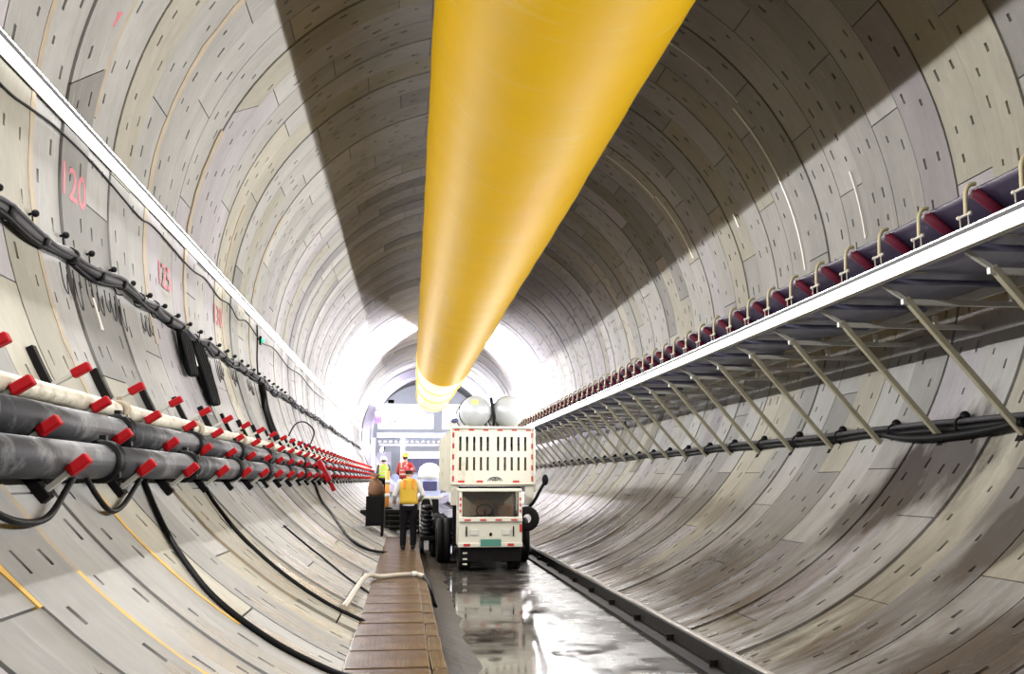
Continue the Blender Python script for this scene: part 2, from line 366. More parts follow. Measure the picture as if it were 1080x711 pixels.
# ------------------------------------------------------------------ tunnel lining
def lining(name, th_a, th_b, extra_end=None):
    V, F, T, U = [], [], [], []
    def quad(a, b, c, d): F.append((a, b, c, d))
    rng = random.Random(hash(name) % 1000 if False else {'wall_left': 3, 'wall_right': 5, 'ceiling': 9}[name])
    k0 = math.floor((Y_NEAR - J0) / STRIP); k1 = math.ceil((Y_FAR - J0) / STRIP)
    OFF = [13.0, 19.3, 33.9, 20.0, 5.0, 27.0]
    for k in range(k0, k1):
        srng = random.Random(1000 + k)
        y0 = J0 + k * STRIP; strong = (k % 2 == 0)
        ga = .013 if strong else .007; gb = .013 if not strong else .007
        ya, yb = y0 + ga, y0 + STRIP - gb
        off = OFF[k % 6] + srng.uniform(-1, 1) * .6
        rr = R + srng.uniform(-.016, .016)
        lanes = [.30 + srng.uniform(-.08, .05), .70 + srng.uniform(-.05, .08)]
        la = (yb - ya)
        ys = [ya, ya + la * lanes[0] - .026, ya + la * lanes[0] + .026, ya + la * lanes[1] - .026, ya + la * lanes[1] + .026, yb]
        tone_k = srng.uniform(-.05, .05)
        seg_i = 0
        j0 = math.floor((-200 - off) / 36)
        for j in range(j0, j0 + 14):
            prng = random.Random(k * 97 + j * 13 + 5)
            sa = prng.choice([0, 0, 0, 0]); ta = off + 36 * j; tb = ta + 36
            sl_a = 5.5 if ((j % 10) == (k * 3) % 10 and -100 < ta < -30) else 0
            sl_b = -5.5 if ((j + 1) % 10 == (k * 3 + 0) % 10 and -100 < tb < -30) else 0
            if (j + 1) % 10 == (k * 3) % 10 and -100 < tb < -30: sl_b = 5.5
            lo, hi = max(ta, th_a), min(tb, th_b)
            if hi - lo < .05: continue
            dark = prng.random()
            g = .185 + .06 * prng.random() + tone_k * .7 if dark > .10 else .125 + .03 * prng.random()
            hu = prng.random(); tone = (g * (1.02 if hu > .35 else 1.06) + .004, g * 1.0 + .004, g * (.97 if hu > .35 else .84 if hu > .15 else 1.06), 1)
            gj = .09
            cut_a, cut_b = lo > ta, hi < tb
            n = max(1, round((hi - lo) / 2.1))
            rows = []
            for i in range(n + 1):
                row = []
                for y in ys:
                    fy = (y - ya) / la - .5
                    A = lo if cut_a else lo + gj + sl_a * fy
                    B = hi if cut_b else hi - gj + sl_b * fy
                    th = A + (B - A) * i / n
                    x, z = bore(th, rr); row.append(len(V)); V.append((x, y, z)); T.append(tone); U.append((radians(th) * R, y, 0))
                rows.append(row)
            # pockets
            pk = set()
            for ln, lane in ((0, 1), (1, 3)):
                i = 1 + prng.randrange(3)
                while i < n - 1:
                    pk.add((i, lane)); i += prng.choice([2, 3, 4, 4, 5])
            for i in range(n):
                for q in range(5):
                    a, b, c, d = rows[i][q], rows[i][q + 1], rows[i + 1][q + 1], rows[i + 1][q]
                    if (i, q) in pk:
                        # recessed bolt pocket: flush surround, rim, sunk floor
                        P = [Vector(V[t]) for t in (a, b, c, d)]; o = len(V)
                        fa, fw = prng.uniform(.40, .92), prng.uniform(.65, 1.)
                        ea, ew = (P[3] - P[0] + P[2] - P[1]) / 4, (P[1] - P[0] + P[2] - P[3]) / 4
                        tcn = (P[0] + P[1] + P[2] + P[3]) / 4
                        rim = [tcn - ea * fa - ew * fw, tcn - ea * fa + ew * fw, tcn + ea * fa + ew * fw, tcn + ea * fa - ew * fw]
                        e = Vector((tcn.x - CX, 0, tcn.z - CZ)).normalized()
                        uc = tuple((U[a][q2] + U[c][q2]) / 2 for q2 in range(3))
                        for p in rim: V.append(tuple(p)); T.append(tone); U.append(uc)
                        for p in rim: V.append(tuple(p)); T.append(tone); U.append(uc)
                        for p in rim: V.append(tuple(p + (tcn - p) * .1 + e * .14)); T.append(tone); U.append(uc)
                        cs = (a, b, c, d)
                        for w_ in range(4):
                            x_ = (w_ + 1) % 4
                            F.append((cs[w_], cs[x_], o + x_, o + w_)); F.append((o + 4 + w_, o + 4 + x_, o + 8 + x_, o + 8 + w_))
                        F.append((o + 8, o + 9, o + 10, o + 11))
                    else: F.append((a, b, c, d))
            # skirts into the joints
            def skirt(idx):
                o = len(V)
                for t in idx:
                    p = Vector(V[t]); V.append(tuple(p)); T.append(tone); U.append(U[t])
                    e = Vector((p.x - CX, 0, p.z - CZ)).normalized(); p2 = p + e * .05
                    V.append(tuple(p2)); T.append(tone); U.append(U[t])
                for e in range(len(idx) - 1): F.append((o + 2 * e, o + 2 * e + 1, o + 2 * e + 3, o + 2 * e + 2))
            skirt([r[0] for r in rows]); skirt([r[-1] for r in rows])
            if not cut_a: skirt(rows[0])
            if not cut_b: skirt(rows[-1])
    nmain = len(F)
    # gasket-dark backing seen only in the joints
    n = round((th_b - th_a) / 2); o = len(V)
    for i in range(n + 1):
        th = th_a + (th_b - th_a) * i / n
        for y in (Y_NEAR - .6, Y_FAR + .6):
            x, z = bore(th, R + .03); V.append((x, y, z)); T.append((.05, .05, .05, 1)); U.append((radians(th) * R, y, 0))
    for i in range(n): F.append((o + 2 * i, o + 2 * i + 1, o + 2 * i + 3, o + 2 * i + 2))
    me = bpy.data.meshes.new(name); me.from_pydata(V, [], F)
    a = me.attributes.new('tone', 'FLOAT_COLOR', 'POINT'); a.data.foreach_set('color', np.array(T, dtype=np.float32).ravel())
    a = me.attributes.new('uvp', 'FLOAT_VECTOR', 'POINT'); a.data.foreach_set('vector', np.array(U, dtype=np.float32).ravel())
    me.materials.append(M['concrete']); me.materials.append(M['gasket'])
    mi = np.zeros(len(F), dtype=np.int32); mi[nmain:] = 1
    me.polygons.foreach_set('material_index', mi)
    me.polygons.foreach_set('use_smooth', np.ones(len(F), dtype=bool))
    ob = bpy.data.objects.new(name, me); C.objects.link(ob)
    return structure(ob)
wall_left = lining('wall_left', -180, -50)
wall_right = lining('wall_right', 50, 180)
ceiling = lining('ceiling', -50, 50)

def arc_strip(name, th0, th1, y, w, t, m, parent, jit=0.):
    mb = MB(); n = max(2, int(abs(th1 - th0) / 2)); vs, fs = [], []
    rg = random.Random(int(y * 100))
    for i in range(n + 1):
        th = th0 + (th1 - th0) * i / n; dy = rg.uniform(-jit, jit); ww = w * (1 + rg.uniform(-.3, .3) * (jit > 0))
        for (dy2, r) in ((-ww / 2, R + .02), (-ww / 2, R - t), (ww / 2, R - t), (ww / 2, R + .02)):
            vs.append(bp3(th, y + dy + dy2, r))
    for i in range(n):
        for j in range(4): fs.append((4 * i + j, 4 * i + (j + 1) % 4, 4 * i + 4 + (j + 1) % 4, 4 * i + 4 + j))
    fs += [(0, 3, 2, 1), (4 * n, 4 * n + 1, 4 * n + 2, 4 * n + 3)]
    return mb.add(vs, fs).obj(name, m, parent)
# white seal arcs on the right vault, tan and amber packing in the left joints
arc_strip('seal_strip', 50, 86, 15.36, .045, .02, 'white_seal', wall_right)
arc_strip('seal_strip', 28, 50, 15.10, .03, .02, 'white_seal', ceiling)
arc_strip('seal_strip', 50, 69, 20.72, .06, .02, 'white_seal', wall_right)
arc_strip('seal_strip', 33, 50, 20.85, .06, .02, 'white_seal', ceiling)
arc_strip('seal_strip', 66.5, 69.8, 17.72, .05, .02, 'white_seal', wall_right)
arc_strip('seal_strip', 74, 86, 13.14, .03, .02, 'white_seal', wall_right)
for (a, b, y, w) in ((-60, -128, 8.475, .07), (-52, -84, 9.96, .075), (-52, -108, 12.19, .10), (-66, -112, 14.42, .12), (-70, -112, 17.39, .11),
                     (-128, -137, 5.50, .10), (-126, -148, 9.22, .05), (-62, -100, 20.4, .1)):
    arc_strip('joint_packing', a, b, y, w * 1.35, .012, 'tan_packing', wall_left, .012)
for (a, b, y, w) in ((-137, -156, 5.50, .08), (-130, -146, 6.985, .06), (-130, -138.5, 4.756, .13), (-131, -135, 9.5, .06)):
    arc_strip('joint_packing', a, b, y, w, .012, 'amber_packing', wall_left, .012)

# painted ring numbers on the left wall
def wall_text(txt, y, th, size, parent):
    cu = bpy.data.curves.new('painted_number', 'FONT'); cu.body = txt; cu.size = size; cu.align_x = 'CENTER'; cu.align_y = 'CENTER'; cu.extrude = .002; cu.offset = .004
    o = bpy.data.objects.new('tmp', cu); C.objects.link(o)
    dg = bpy.context.evaluated_depsgraph_get(); me = bpy.data.meshes.new_from_object(o.evaluated_get(dg)); bpy.data.objects.remove(o)
    for v in me.vertices:
        px, pz = v.co.x, v.co.y
        t = th + math.degrees(pz / R); p = bp3(t, y + px, R - .014 - v.co.z); v.co = p
    me.materials.clear(); me.materials.append(M['paint_red'])
    ob = bpy.data.objects.new('painted_number', me); C.objects.link(ob); ob.parent = parent; return ob
wall_text('120', 9.55, -94.2, .52, wall_left)
wall_text('125', 13.15, -95.9, .52, wall_left)
wall_text('130', 16.9, -94.8, .52, wall_left)
MB().add([bp3(-72.2 + dt, 9.72 + dy, R - .013) for dt, dy in ((-1.6, -.10), (-1.3, .03), (0, .10), (1.7, .12), (1.2, -.02), (-.2, -.09))], [(0, 1, 2, 3, 4, 5)]).obj('paint_smudge', 'paint_red', wall_left)

# ------------------------------------------------------------------ floor
FZ = .15
fl = MB(); xs = [-.35, 3.26]
fl.add([(x, y, FZ) for y in (Y_NEAR, Y_FAR) for x in xs], [(0, 1, 3, 2)])
floor = structure(fl.obj('floor', 'floor'))
# ragged mud bank between walkway and roadway
mb = MB(); vs, fs = [], []; rg = random.Random(4); n = 150
for i in range(n + 1):
    y = Y_NEAR + 44 * i / n; w = .72 + rg.uniform(-.06, .06)
    for (x, z) in ((-.20, FZ - .02), (.28, FZ + .16 + rg.uniform(-.02, .02)), (.44 + rg.uniform(-.03, .03), FZ + .095 + rg.uniform(-.01, .015)), (w + .05, FZ - .01)): vs.append((x, y, z))
for i in range(n):
    for j in range(3): fs.append((4 * i + j, 4 * i + j + 1, 4 * i + 5 + j, 4 * i + 4 + j))
mb.add(vs, fs, True); structure(mb.obj('trim_1', 'mud'))
# kerb on the right: dark channel with a pipe along its outer lip
mb = MB()
mb.extrude([(2.86, FZ - .02), (2.86, FZ + .05), (2.90, FZ + .05), (2.92, FZ + .02), (3.10, FZ + .02), (3.12, FZ + .16), (3.17, FZ + .16), (3.17, FZ - .02)], Y_NEAR, 72)
for i in range(50): mb.box((3.07, -3 + i * 1.4865, FZ + .05), (.10, .02, .07))
kerb = structure(mb.obj('trim_2', 'rail_steel'))
mb = MB(); mb.tube([(3.19 + .012 * sin(i * 1.7), Y_NEAR + i * 1.0, FZ + .16 + .008 * cos(i * 2.3)) for i in range(76)], .035, 8)
mb.obj('edge_pipe', 'edge_pipe', kerb)

# ------------------------------------------------------------------ yellow ventilation duct
DX, DZ, DR = 1.83, 8.30, 1.62
def duct_piece(y0, y1, r0, r1, dy=.25, amp=.0045):
    mb = MB(); n = 64; k = int((y1 - y0) / dy); vs, fs = [], []; rg = random.Random(3)
    ph = [rg.uniform(0, 6.28) for _ in range(20)]
    for i in range(k + 1):
        y = y0 + (y1 - y0) * i / k; t = i / k
        for j in range(n):
            a = 2 * pi * j / n
            r = r0 + (r1 - r0) * t + amp * (sin(y * 1.9 + 3 * a + ph[0]) + .7 * sin(y * 3.7 - 2 * a + ph[1]) + .5 * sin(5 * a + y * .8 + ph[2]))
            r += -.012 * max(0, 1 - abs(((y + 1.2) % 3.0) - 1.5) / .1)
            sag = .02 * sin(y * .42)
            vs.append((DX + r * sin(a), y, DZ - sag + r * cos(a) * (1.0 + .02 * (cos(a) < 0))))
    for i in range(k):
        for j in range(n): fs.append((i * n + j, i * n + (j + 1) % n, (i + 1) * n + (j + 1) % n, (i + 1) * n + j))
    return mb.add(vs, fs, True)
duct = thing('ventilation_duct', 'huge yellow fabric ventilation duct slung under the tunnel crown', 'air duct', (DX, 20, DZ))
def off(o):   # builder coordinates are world ones: put the piece under its thing without moving it
    o.matrix_parent_inverse = Matrix.Translation(-Vector(o.parent.location)); return o
off(duct_piece(Y_NEAR, 46, DR + .03, DR * .90).obj('duct_sleeve', 'duct', duct))
e = off(duct_piece(46, 66, DR * .86, DR * .76).obj('end_sleeve', 'duct_lit_through', duct)); e['label'] = 'end section of the duct, coloured pale for light shining through'
for y in (46.0, 52.0, 58.0, 65.8):
    mb = MB(); mb.tube([(DX + DR * (.89 - (y - 46) * .0055) * sin(a), y, DZ + DR * (.89 - (y - 46) * .0055) * cos(a)) for a in [2 * pi * i / 40 for i in range(40)]], .06, 8, closed=True)
    off(mb.obj('collar', 'duct_band', duct))
for i in range(24):   # hanger straps from the crown bolts
    y = .8 + i * 2.974
    mb = MB(); mb.bar((DX, y, DZ + DR * .93), (DX + .04, y, R + CZ - .02), .03, .01)
    off(mb.obj('hanger_strap', 'black_rubber', duct))

# ------------------------------------------------------------------ lamps
def area(name, loc, aim, sx, sy, power, col=(1, 1, 1), spread=180.):
    L = bpy.data.lights.new(name, 'AREA'); L.shape = 'RECTANGLE'; L.size = sx; L.size_y = sy; L.energy = power; L.color = col; L.spread = radians(spread)
    o = bpy.data.objects.new(name, L); C.objects.link(o); o.location = loc
    d = Vector(aim).normalized(); yv = Vector((0, 1, 0)) if abs(d.y) < .9 else Vector((0, 0, 1))
    z = -d; x = yv.cross(z).normalized(); y = z.cross(x)
    o.rotation_euler = Matrix((x, y, z)).transposed().to_euler(); return o
LY0, LY1 = -2.0, 68.0
LX, LZ = -3.565, 5.725
RX, RZ = 4.86, 4.105
def strip_light(name, label, x, z, aim_deg, side, hood_deg):
    t = thing(name, label, 'strip light', (x, 30, z))
    ca, sa = cos(radians(aim_deg)), sin(radians(aim_deg)); d = Vector((ca * side, 0, sa))
    mb = MB(); p = Vector((x, 0, z)) - d * .03
    nrm = Vector((-d.z, 0, d.x))
    mb.tube([(x, LY0, z), (x, LY1, z)], .052, 14)
    off(mb.obj('diffuser', 'led', t))
    mb = MB(); prof = []
    for (u, v) in ((-.05, -.040), (-.02, -.046), (-.025, -.036), (-.04, -.034), (-.04, .034), (-.025, .036), (-.02, .046), (-.05, .040)):
        q = Vector((x, 0, z)) + d * (u - .012) + nrm * v; prof.append((q.x, q.z))
    mb.extrude(prof, LY0, LY1); off(mb.obj('lamp_channel', 'off_white', t))
    ha = radians(hood_deg); hx, hz = x + side * cos(ha) * .105, z + sin(ha) * .105
    mb = MB(); mb.extrude([(x - side * .055, z + .050), (x - side * .055, z + .058), (hx, hz + .006), (hx, hz)], LY0, LY1); off(mb.obj('added_lamp_hood', 'hood', t))  # opaque plate added to keep the strip's light off the crown
    return t, d
left_light, dL = strip_light('light_strip', 'long glowing white light strip running along the left wall', LX, LZ, -14, 1, 24)
right_light, dR = strip_light('light_strip', 'long glowing white light strip along the edge of the conveyor on the right', RX, RZ, 14, -1, 52)
NSEG = 7; seg = (LY1 - LY0) / NSEG
PWL, PWR = 100., 103.
for i in range(NSEG):
    y = LY0 + seg * (i + .5)
    area('strip_lamp', Vector((LX, y, LZ)) + dL * .058, dL, .08, seg, PWL * seg, (1, .985, .965), 180)
    area('strip_lamp', Vector((RX, y, RZ)) + dR * .058, dR, .08, seg, PWR * seg, (1, .985, .965), 180)

# ------------------------------------------------------------------ left wall: pipe rack
TIERS = [-120.2, -123.8, -127.3, -130.8]
def make_bracket():
    t = thing('pipe_bracket', '', 'bracket', (0, 0, 0), group='red-tipped brackets of the left pipe rack')
    mb = MB(); vs, fs = [], []; n = 10
    for i in range(n + 1):
        th = -116.4 - (131.4 - 116.4) * i / n
        for (dy, r) in ((-.04, R + .015), (-.04, R - .06), (.04, R - .06), (.04, R + .015)): vs.append(bp3(th, dy, r))
    for i in range(n):
        for j in range(4): fs.append((4 * i + j, 4 * i + (j + 1) % 4, 4 * i + 4 + (j + 1) % 4, 4 * i + 4 + j))
    fs += [(0, 3, 2, 1), (4 * n, 4 * n + 1, 4 * n + 2, 4 * n + 3)]
    mb.add(vs, fs).obj('upright', 'black_steel', t, bev=.006)
    for th in TIERS:
        up = Vector((cos(radians(th)), 0, -sin(radians(th))))
        a, b = bp3(th, 0, R - .055), bp3(th, 0, R - .30)
        arm = MB().bar(a, b, .045, .035, up).obj('arm', 'galv', t, bev=.004)
        c0, c1 = bp3(th, 0, R - .225), bp3(th, 0, R - .375)
        m2 = MB(); m2.bar(c0, c1, .075, .075, up)
        m2.obj('red_tip', 'red_paint', arm, bev=.012)
    return t
br = make_bracket(); ys_b = [4.47 + 1.4865 * i for i in range(43)]
for i, y in enumerate(ys_b):
    lab = ('black wall bracket with four red-tipped pipe arms, %s to the camera' % ORD[i]) if i < 14 else 'small far bracket with red-tipped arms in the crowded end of the pipe rack'
    if i == 0: br.location = (0, y, 0); br['label'] = lab
    else: dup(br, (0, y, 0), lab)
def pipe_center(th, rho, r):
    x, z = bore(th, R - rho); t = radians(th); return (x + r * cos(t), z - r * sin(t))
def pipeline(name, label, th, rho, r, m, coup_r, coup_m, cy0, cstep, lagging=False):
    x, z = pipe_center(th, rho, r + .026); t = thing(name, label, 'pipe', (x, 8, z))
    y = Y_NEAR; lens = []
    ys = [Y_NEAR]; yy = cy0
    while yy < 66: ys.append(yy); yy += cstep
    ys.append(66.)
    for a, b in zip(ys[:-1], ys[1:]):
        if lagging:
            k = max(3, int((b - a) / .25)); rg = random.Random(int(a * 10))
            pts = [(x + rg.uniform(-.006, .006), a + .01 + (b - a - .02) * i / k, z + rg.uniform(-.006, .006)) for i in range(k + 1)]
            rad = [r * (1 + rg.uniform(-.05, .05)) for _ in pts]; rad[0] *= .8; rad[-1] *= .8
            MBo = MB().tube(pts, rad, 14)
        else: MBo = MB().tube([(x, a + .01, z), (x, b - .01, z)], r, 24)
        off(MBo.obj('pipe_section', m, t))
    for yc in ys[1:-1]:
        mb = MB(); w = .08
        mb.lathe([(r * .9, -w), (coup_r, -w), (coup_r + .008, -w * .6), (coup_r - .006, -w * .3), (coup_r - .006, w * .3), (coup_r + .008, w * .6), (coup_r, w), (r * .9, w)], (x, yc, z), 'y', 20)
        mb.box((x, yc, z + coup_r + .015), (.05, .05, .05)); mb.box((x + coup_r * .75, yc, z - coup_r * .6), (.04, .05, .04))
        off(mb.obj('coupling', coup_m, t))
    return t
pipeline('insulated_pipe', 'cream lagged pipe on top of the left rack, above both grey pipes', -123.8, .19, .072, 'cream_lagging', .085, 'tan_packing', 5.4, 2.973, True)
pipeline('water_pipe', 'upper of two thick grey steel pipes on the left rack, under the cream pipe', -127.3, .19, .122, 'grey_pipe', .150, 'black_rubber', 5.25, 2.6)
pipeline('water_pipe', 'lower of two thick grey steel pipes on the left rack, nearest the floor', -130.8, .18, .128, 'grey_pipe', .156, 'black_rubber', 4.5, 2.47)

# ------------------------------------------------------------------ left wall: cable bundle, hangers, loose cables
rg = random.Random(11)
pts = []; y = 4.5
while y < 66:
    ph = ((y - 7.6) % 1.487) / 1.487
    sag = .055 * (1 - (2 * ph - 1) ** 2)
    th = -102.6 - math.degrees((sag + .03 * sin(y * .9)) / R) - .3; pts.append(bp3(th, y, R - .085 - .02 * sin(y * 1.3))); y += .186
cb = thing('cable_bundle', 'thick grey and black cable bundle strung along the left wall below the light strip', 'cable', pts[20])
off(MB().tube(pts, [.055 + .006 * sin(i * 1.1) for i in range(len(pts))], 10).obj('main_cable', 'cable_grey', cb))
off(MB().tube([p + Vector((.035 * cos(i * .35), 0, -.055 + .02 * sin(i * .6))) for i, p in enumerate(pts)], .030, 8).obj('thin_cable', 'black_rubber', cb))
off(MB().tube([p + Vector((.05, 0, .02 + .03 * sin(i * .45))) for i, p in enumerate(pts)], .022, 8).obj('thin_cable', 'cable_grey', cb))
for i in range(55):
    y = 5.37 + i * .7435
    if y > 44: break
    j = min(range(len(pts)), key=lambda q: abs(pts[q].y - y)); p = pts[j]
    mb = MB(); mb.tube([p + Vector((0, -.06, 0)), p, p + Vector((0, .06, 0))], [.072, .078, .072], 10)
    off(mb.obj('tie_wrap', 'black_rubber', cb))
hk = thing('cable_hanger', '', 'hook', group='black hooks above the left cable bundle')
mb = MB(); a = bp3(-101.2, 0, R - .01); b = bp3(-101.2, 0, R - .085)
mb.tube([a, b], .014, 8); mb.ball(bp3(-101.2, 0, R - .07), .036, 10, 8); mb.obj('knob', 'black_rubber', hk)
mb = MB(); mb.tube(smoothpath([bp3(-101.4, 0, R - .04), bp3(-102.6, .02, R - .03), bp3(-104.2, .02, R - .05), bp3(-104.6, .0, R - .12)], 4), .008, 6); mb.obj('wire', 'black_steel', hk)
for i in range(28):
    y = 5.37 + i * .7435 * (1 if i < 14 else 1.0)
    lab = ('black knob hook above the left cable bundle, %s to the camera' % ORD[i]) if i < 14 else 'tiny far black hook above the left cable bundle'
    if i == 0: hk.location = (0, y, 0); hk['label'] = lab
    else: dup(hk, (0, y, 0), lab)
# tangle of thin grey wires hanging under the bundle
for i, (y, n) in enumerate(((8.9, 3), (9.6, 3), (10.2, 4), (11.6, 3), (14.9, 4), (16.0, 4), (17.4, 4), (19.2, 4))):
    mb = MB()
    for q in range(n):
        yy = y + q * .17; d = rg.uniform(2.2, 4.5)
        mb.tube(smoothpath([bp3(-104.6, yy, R - .03), bp3(-104.6 - d * .7, yy + .03, R - .015), bp3(-104.6 - d, yy + .09, R - .02), bp3(-104.6 - d * .6, yy + .15, R - .015), bp3(-105.5, yy + .17, R - .02)], 5), .006, 6)
    tag(mb.obj('wire_loop', 'cable_grey'), 'thin grey wire loops hanging below the left cable bundle, %s to the camera' % ORD[i], 'wire', 'wire loops under the left cable bundle')
# thin black feed cable below the light strip
tp = [(-89.2, 6.6), (-90.1, 7.81), (-89.6, 8.4), (-88.95, 9.07), (-88.9, 10.19), (-89.8, 11.85), (-89.2, 12.6), (-90.0, 14.7), (-89.3, 15.8), (-90.3, 17.0), (-89.6, 18.0), (-91, 18.9), (-89.6, 20), (-91.2, 22), (-89.7, 24), (-91, 27), (-89.8, 30), (-91, 34), (-90, 40)]
tag(MB().tube(smoothpath([bp3(t - .5, y, R - .02) for t, y in tp], 5), .014, 8).obj('feed_cable', 'black_rubber'), 'thin dark wavy cable just below the left light strip', 'cable')
def wallcable(name, label, tp, r, cat='cable', m='black_rubber', offr=None):
    return tag(MB().tube(smoothpath([bp3(t, y, R - (offr or r) - .006) for t, y in tp], 6), r, 8).obj(name, m), label, cat)
wallcable('black_cable', 'black cable trailing down the near left wall from the pipes to the walkway', [(-129.0, 8.48), (-130.2, 8.3), (-135.3, 7.75), (-139.6, 7.35), (-143.7, 7.08), (-149, 7.0), (-153.8, 7.06), (-156, 7.2)], .024)
wallcable('black_cable', 'second black cable curving down the left wall behind the nearest trailing one', [(-130.8, 10.5), (-133.5, 10.3), (-138.8, 10.02), (-145.3, 9.83), (-151, 9.75), (-155.5, 9.8)], .022)
wallcable('black_cable', 'thin black cable low on the left wall, third from the camera', [(-139, 13.1), (-143, 13.05), (-146.7, 12.93), (-151, 12.5), (-154.8, 12.1)], .014)
wallcable('black_cable', 'black cable hanging from the far pipes and sweeping along the walkway to the man', [(-131.4, 22.4), (-136, 20.7), (-141.1, 19.65), (-145.5, 18.2), (-148.8, 17.4), (-152, 17.6), (-155.5, 18.8), (-158, 19.8)], .028)
def loop(label, pts, r):
    tag(MB().tube(smoothpath(pts, 8), r, 8).obj('hose_loop', 'black_rubber'), label, 'hose')
loop('black hose loop drooping under the lower grey pipe at the left photo edge', [bp3(-131.5, 4.7, R - .12), bp3(-133.2, 5.1, R - .08), bp3(-133.1, 5.6, R - .06), bp3(-131.3, 6.1, R - .10), bp3(-129.8, 6.45, R - .14)], .022)
loop('black hose loop drooping under the lower grey pipe, second from the left photo edge', [bp3(-130.0, 6.55, R - .14), bp3(-131.6, 6.6, R - .10), bp3(-133.0, 6.75, R - .06), bp3(-132.7, 7.1, R - .06), bp3(-131.0, 7.7, R - .08), bp3(-129.6, 8.1, R - .14)], .020)
loop('thin black loop standing above the far pipes near the red block', [bp3(-116.0, 23.2, R - .05), bp3(-113.6, 23.4, R - .3), bp3(-113.4, 24.0, R - .5), bp3(-117, 24.2, R - .6), bp3(-121, 23.6, R - .35)], .02)
# hanging coils
def coil(label, y, th0, th1, n, w, r):
    mb = MB()
    for q in range(n):
        dy = q * w / max(1, n - 1) - w / 2; a = R - .07 - .02 * (q % 3)
        mb.tube(smoothpath([bp3(th0, y + dy, a), bp3((th0 * .7 + th1 * .3), y + dy - .03, a - .05), bp3(th1 + .7, y + dy * .8 - .04, a - .03), bp3(th1, y + dy * .7, a), bp3(th1 + .7, y + dy * .8 + .04, a + .02), bp3((th0 + th1) / 2, y + dy + .03, a + .02), bp3(th0 + .2, y + dy + .02, a)], 4), r, 8)
    return mb
c1 = tag(coil('', 13.45, -104.0, -111.2, 6, .26, .03).obj('cable_coil', 'black_rubber'), 'shorter black cable coil hanging below the cable bundle, beside a white tag', 'cable', None)
c2 = tag(coil('', 14.35, -104.0, -115.2, 6, .34, .034).obj('cable_coil', 'black_rubber'), 'longer ragged black cable coil hanging down to the pipes', 'cable', None)
tag(MB().add([bp3(t, y, r) for t, y in ((-106.6, 13.78), (-109.2, 13.80), (-109.2, 13.92), (-106.6, 13.9)) for r in (R - .12, R - .10)], [(0, 2, 4, 6), (1, 7, 5, 3), (0, 1, 3, 2), (2, 3, 5, 4), (4, 5, 7, 6), (6, 7, 1, 0)]).obj('white_tag', 'off_white'), 'white tag hanging between the two black cable coils', 'tag')
tag(MB().add([bp3(t, y, r) for t, y in ((-106.6, 9.70), (-110.4, 9.73), (-110.4, 9.80), (-106.6, 9.77)) for r in (R - .03, R + .0)], [(0, 2, 4, 6), (1, 7, 5, 3), (0, 1, 3, 2), (2, 3, 5, 4), (4, 5, 7, 6), (6, 7, 1, 0)]).obj('white_tag', 'off_white'), 'narrow white strip on the left wall below the near cable bundle', 'tag')
wallcable('drop_cable', 'dark cable dropping from the light strip past a small green lamp', [(-88.6, 21.2), (-92, 21.35), (-97, 21.2), (-102, 21.0), (-104.5, 20.9)], .018)
wallcable('drop_hose', 'thick black hose hanging from the far cable bundle to the pipe rack', [(-104.2, 20.9), (-107.5, 20.8), (-111, 20.5), (-115.5, 20.3), (-119, 20.2)], .075)
gl = thing('signal_lamp', 'small glowing green lamp on the left wall under the light strip', 'lamp', bp3(-91.6, 21.75, R - .05))
off(MB().ball(bp3(-91.6, 21.75, R - .085), (.04, .05, .065), 12, 8).obj('lens', 'green_lamp', gl)); off(MB().box(bp3(-91.6, 21.75, R - .03), (.05, .12, .20)).obj('base', 'black_steel', gl))
rv = thing('valve_box', 'dark red block fitted across the two grey pipes, hanging below the rack', 'valve', bp3(-129, 23.5, R - .35))
x1, z1 = bore(-126, R - .36); x2, z2 = bore(-132.5, R - .26)
off(MB().bar((x1, 23.5, z1), (x2, 23.5, z2), .16, .36, (0, 1, 0)).obj('body', 'red_paint', rv, bev=.02)); off(MB().bar((x2 + .04, 23.5, z2 - .03), (x2 + .14, 23.5, z2 - .24), .10, .26, (0, 1, 0)).obj('lower_flap', 'red_paint', rv, bev=.02))

# ------------------------------------------------------------------ right wall: cables on hooks
pts = []
y = 4.0
while y < 66:
    ph = ((y - 11.2) % 1.487) / 1.487; pts.append(bp3(121.6 + .15 * sin(y) - math.degrees(.012 * (1 - (2 * ph - 1) ** 2) / R), y, R - .07)); y += .25
rc = thing('wall_cable', 'black and grey cables running along the right wall under the conveyor struts', 'cable', pts[20])
off(MB().tube([p + Vector((0, 0, .03)) for p in pts], .034, 8).obj('upper_cable', 'cable_grey', rc))
off(MB().tube([p + Vector((-.015, 0, -.045 - .02 * abs(sin(p.y * 1.05)))) for p in pts], .040, 8).obj('lower_cable', 'black_rubber', rc))
off(MB().tube(smoothpath([bp3(122.3, 8.6, R - .09), bp3(123.1, 9.2, R - .09), bp3(123.5, 10.0, R - .09), bp3(123.2, 10.8, R - .09), bp3(122.2, 11.4, R - .09)], 6), .045, 10).obj('sagging_hose', 'black_rubber', rc))
rk = thing('cable_hook', '', 'hook', group='black hooks holding the right wall cables')
mb = MB(); mb.ball(bp3(120.6, 0, R - .09), .062, 12, 8); mb.tube([bp3(120.6, 0, R - .0), bp3(120.6, 0, R - .10)], .02, 8); mb.obj('knob', 'black_rubber', rk)
mb = MB(); mb.tube(smoothpath([bp3(120.8, .0, R - .12), bp3(121.6, .0, R - .16), bp3(122.6, 0, R - .13), bp3(122.7, 0, R - .02)], 4), .014, 8); mb.obj('strap', 'black_steel', rk)
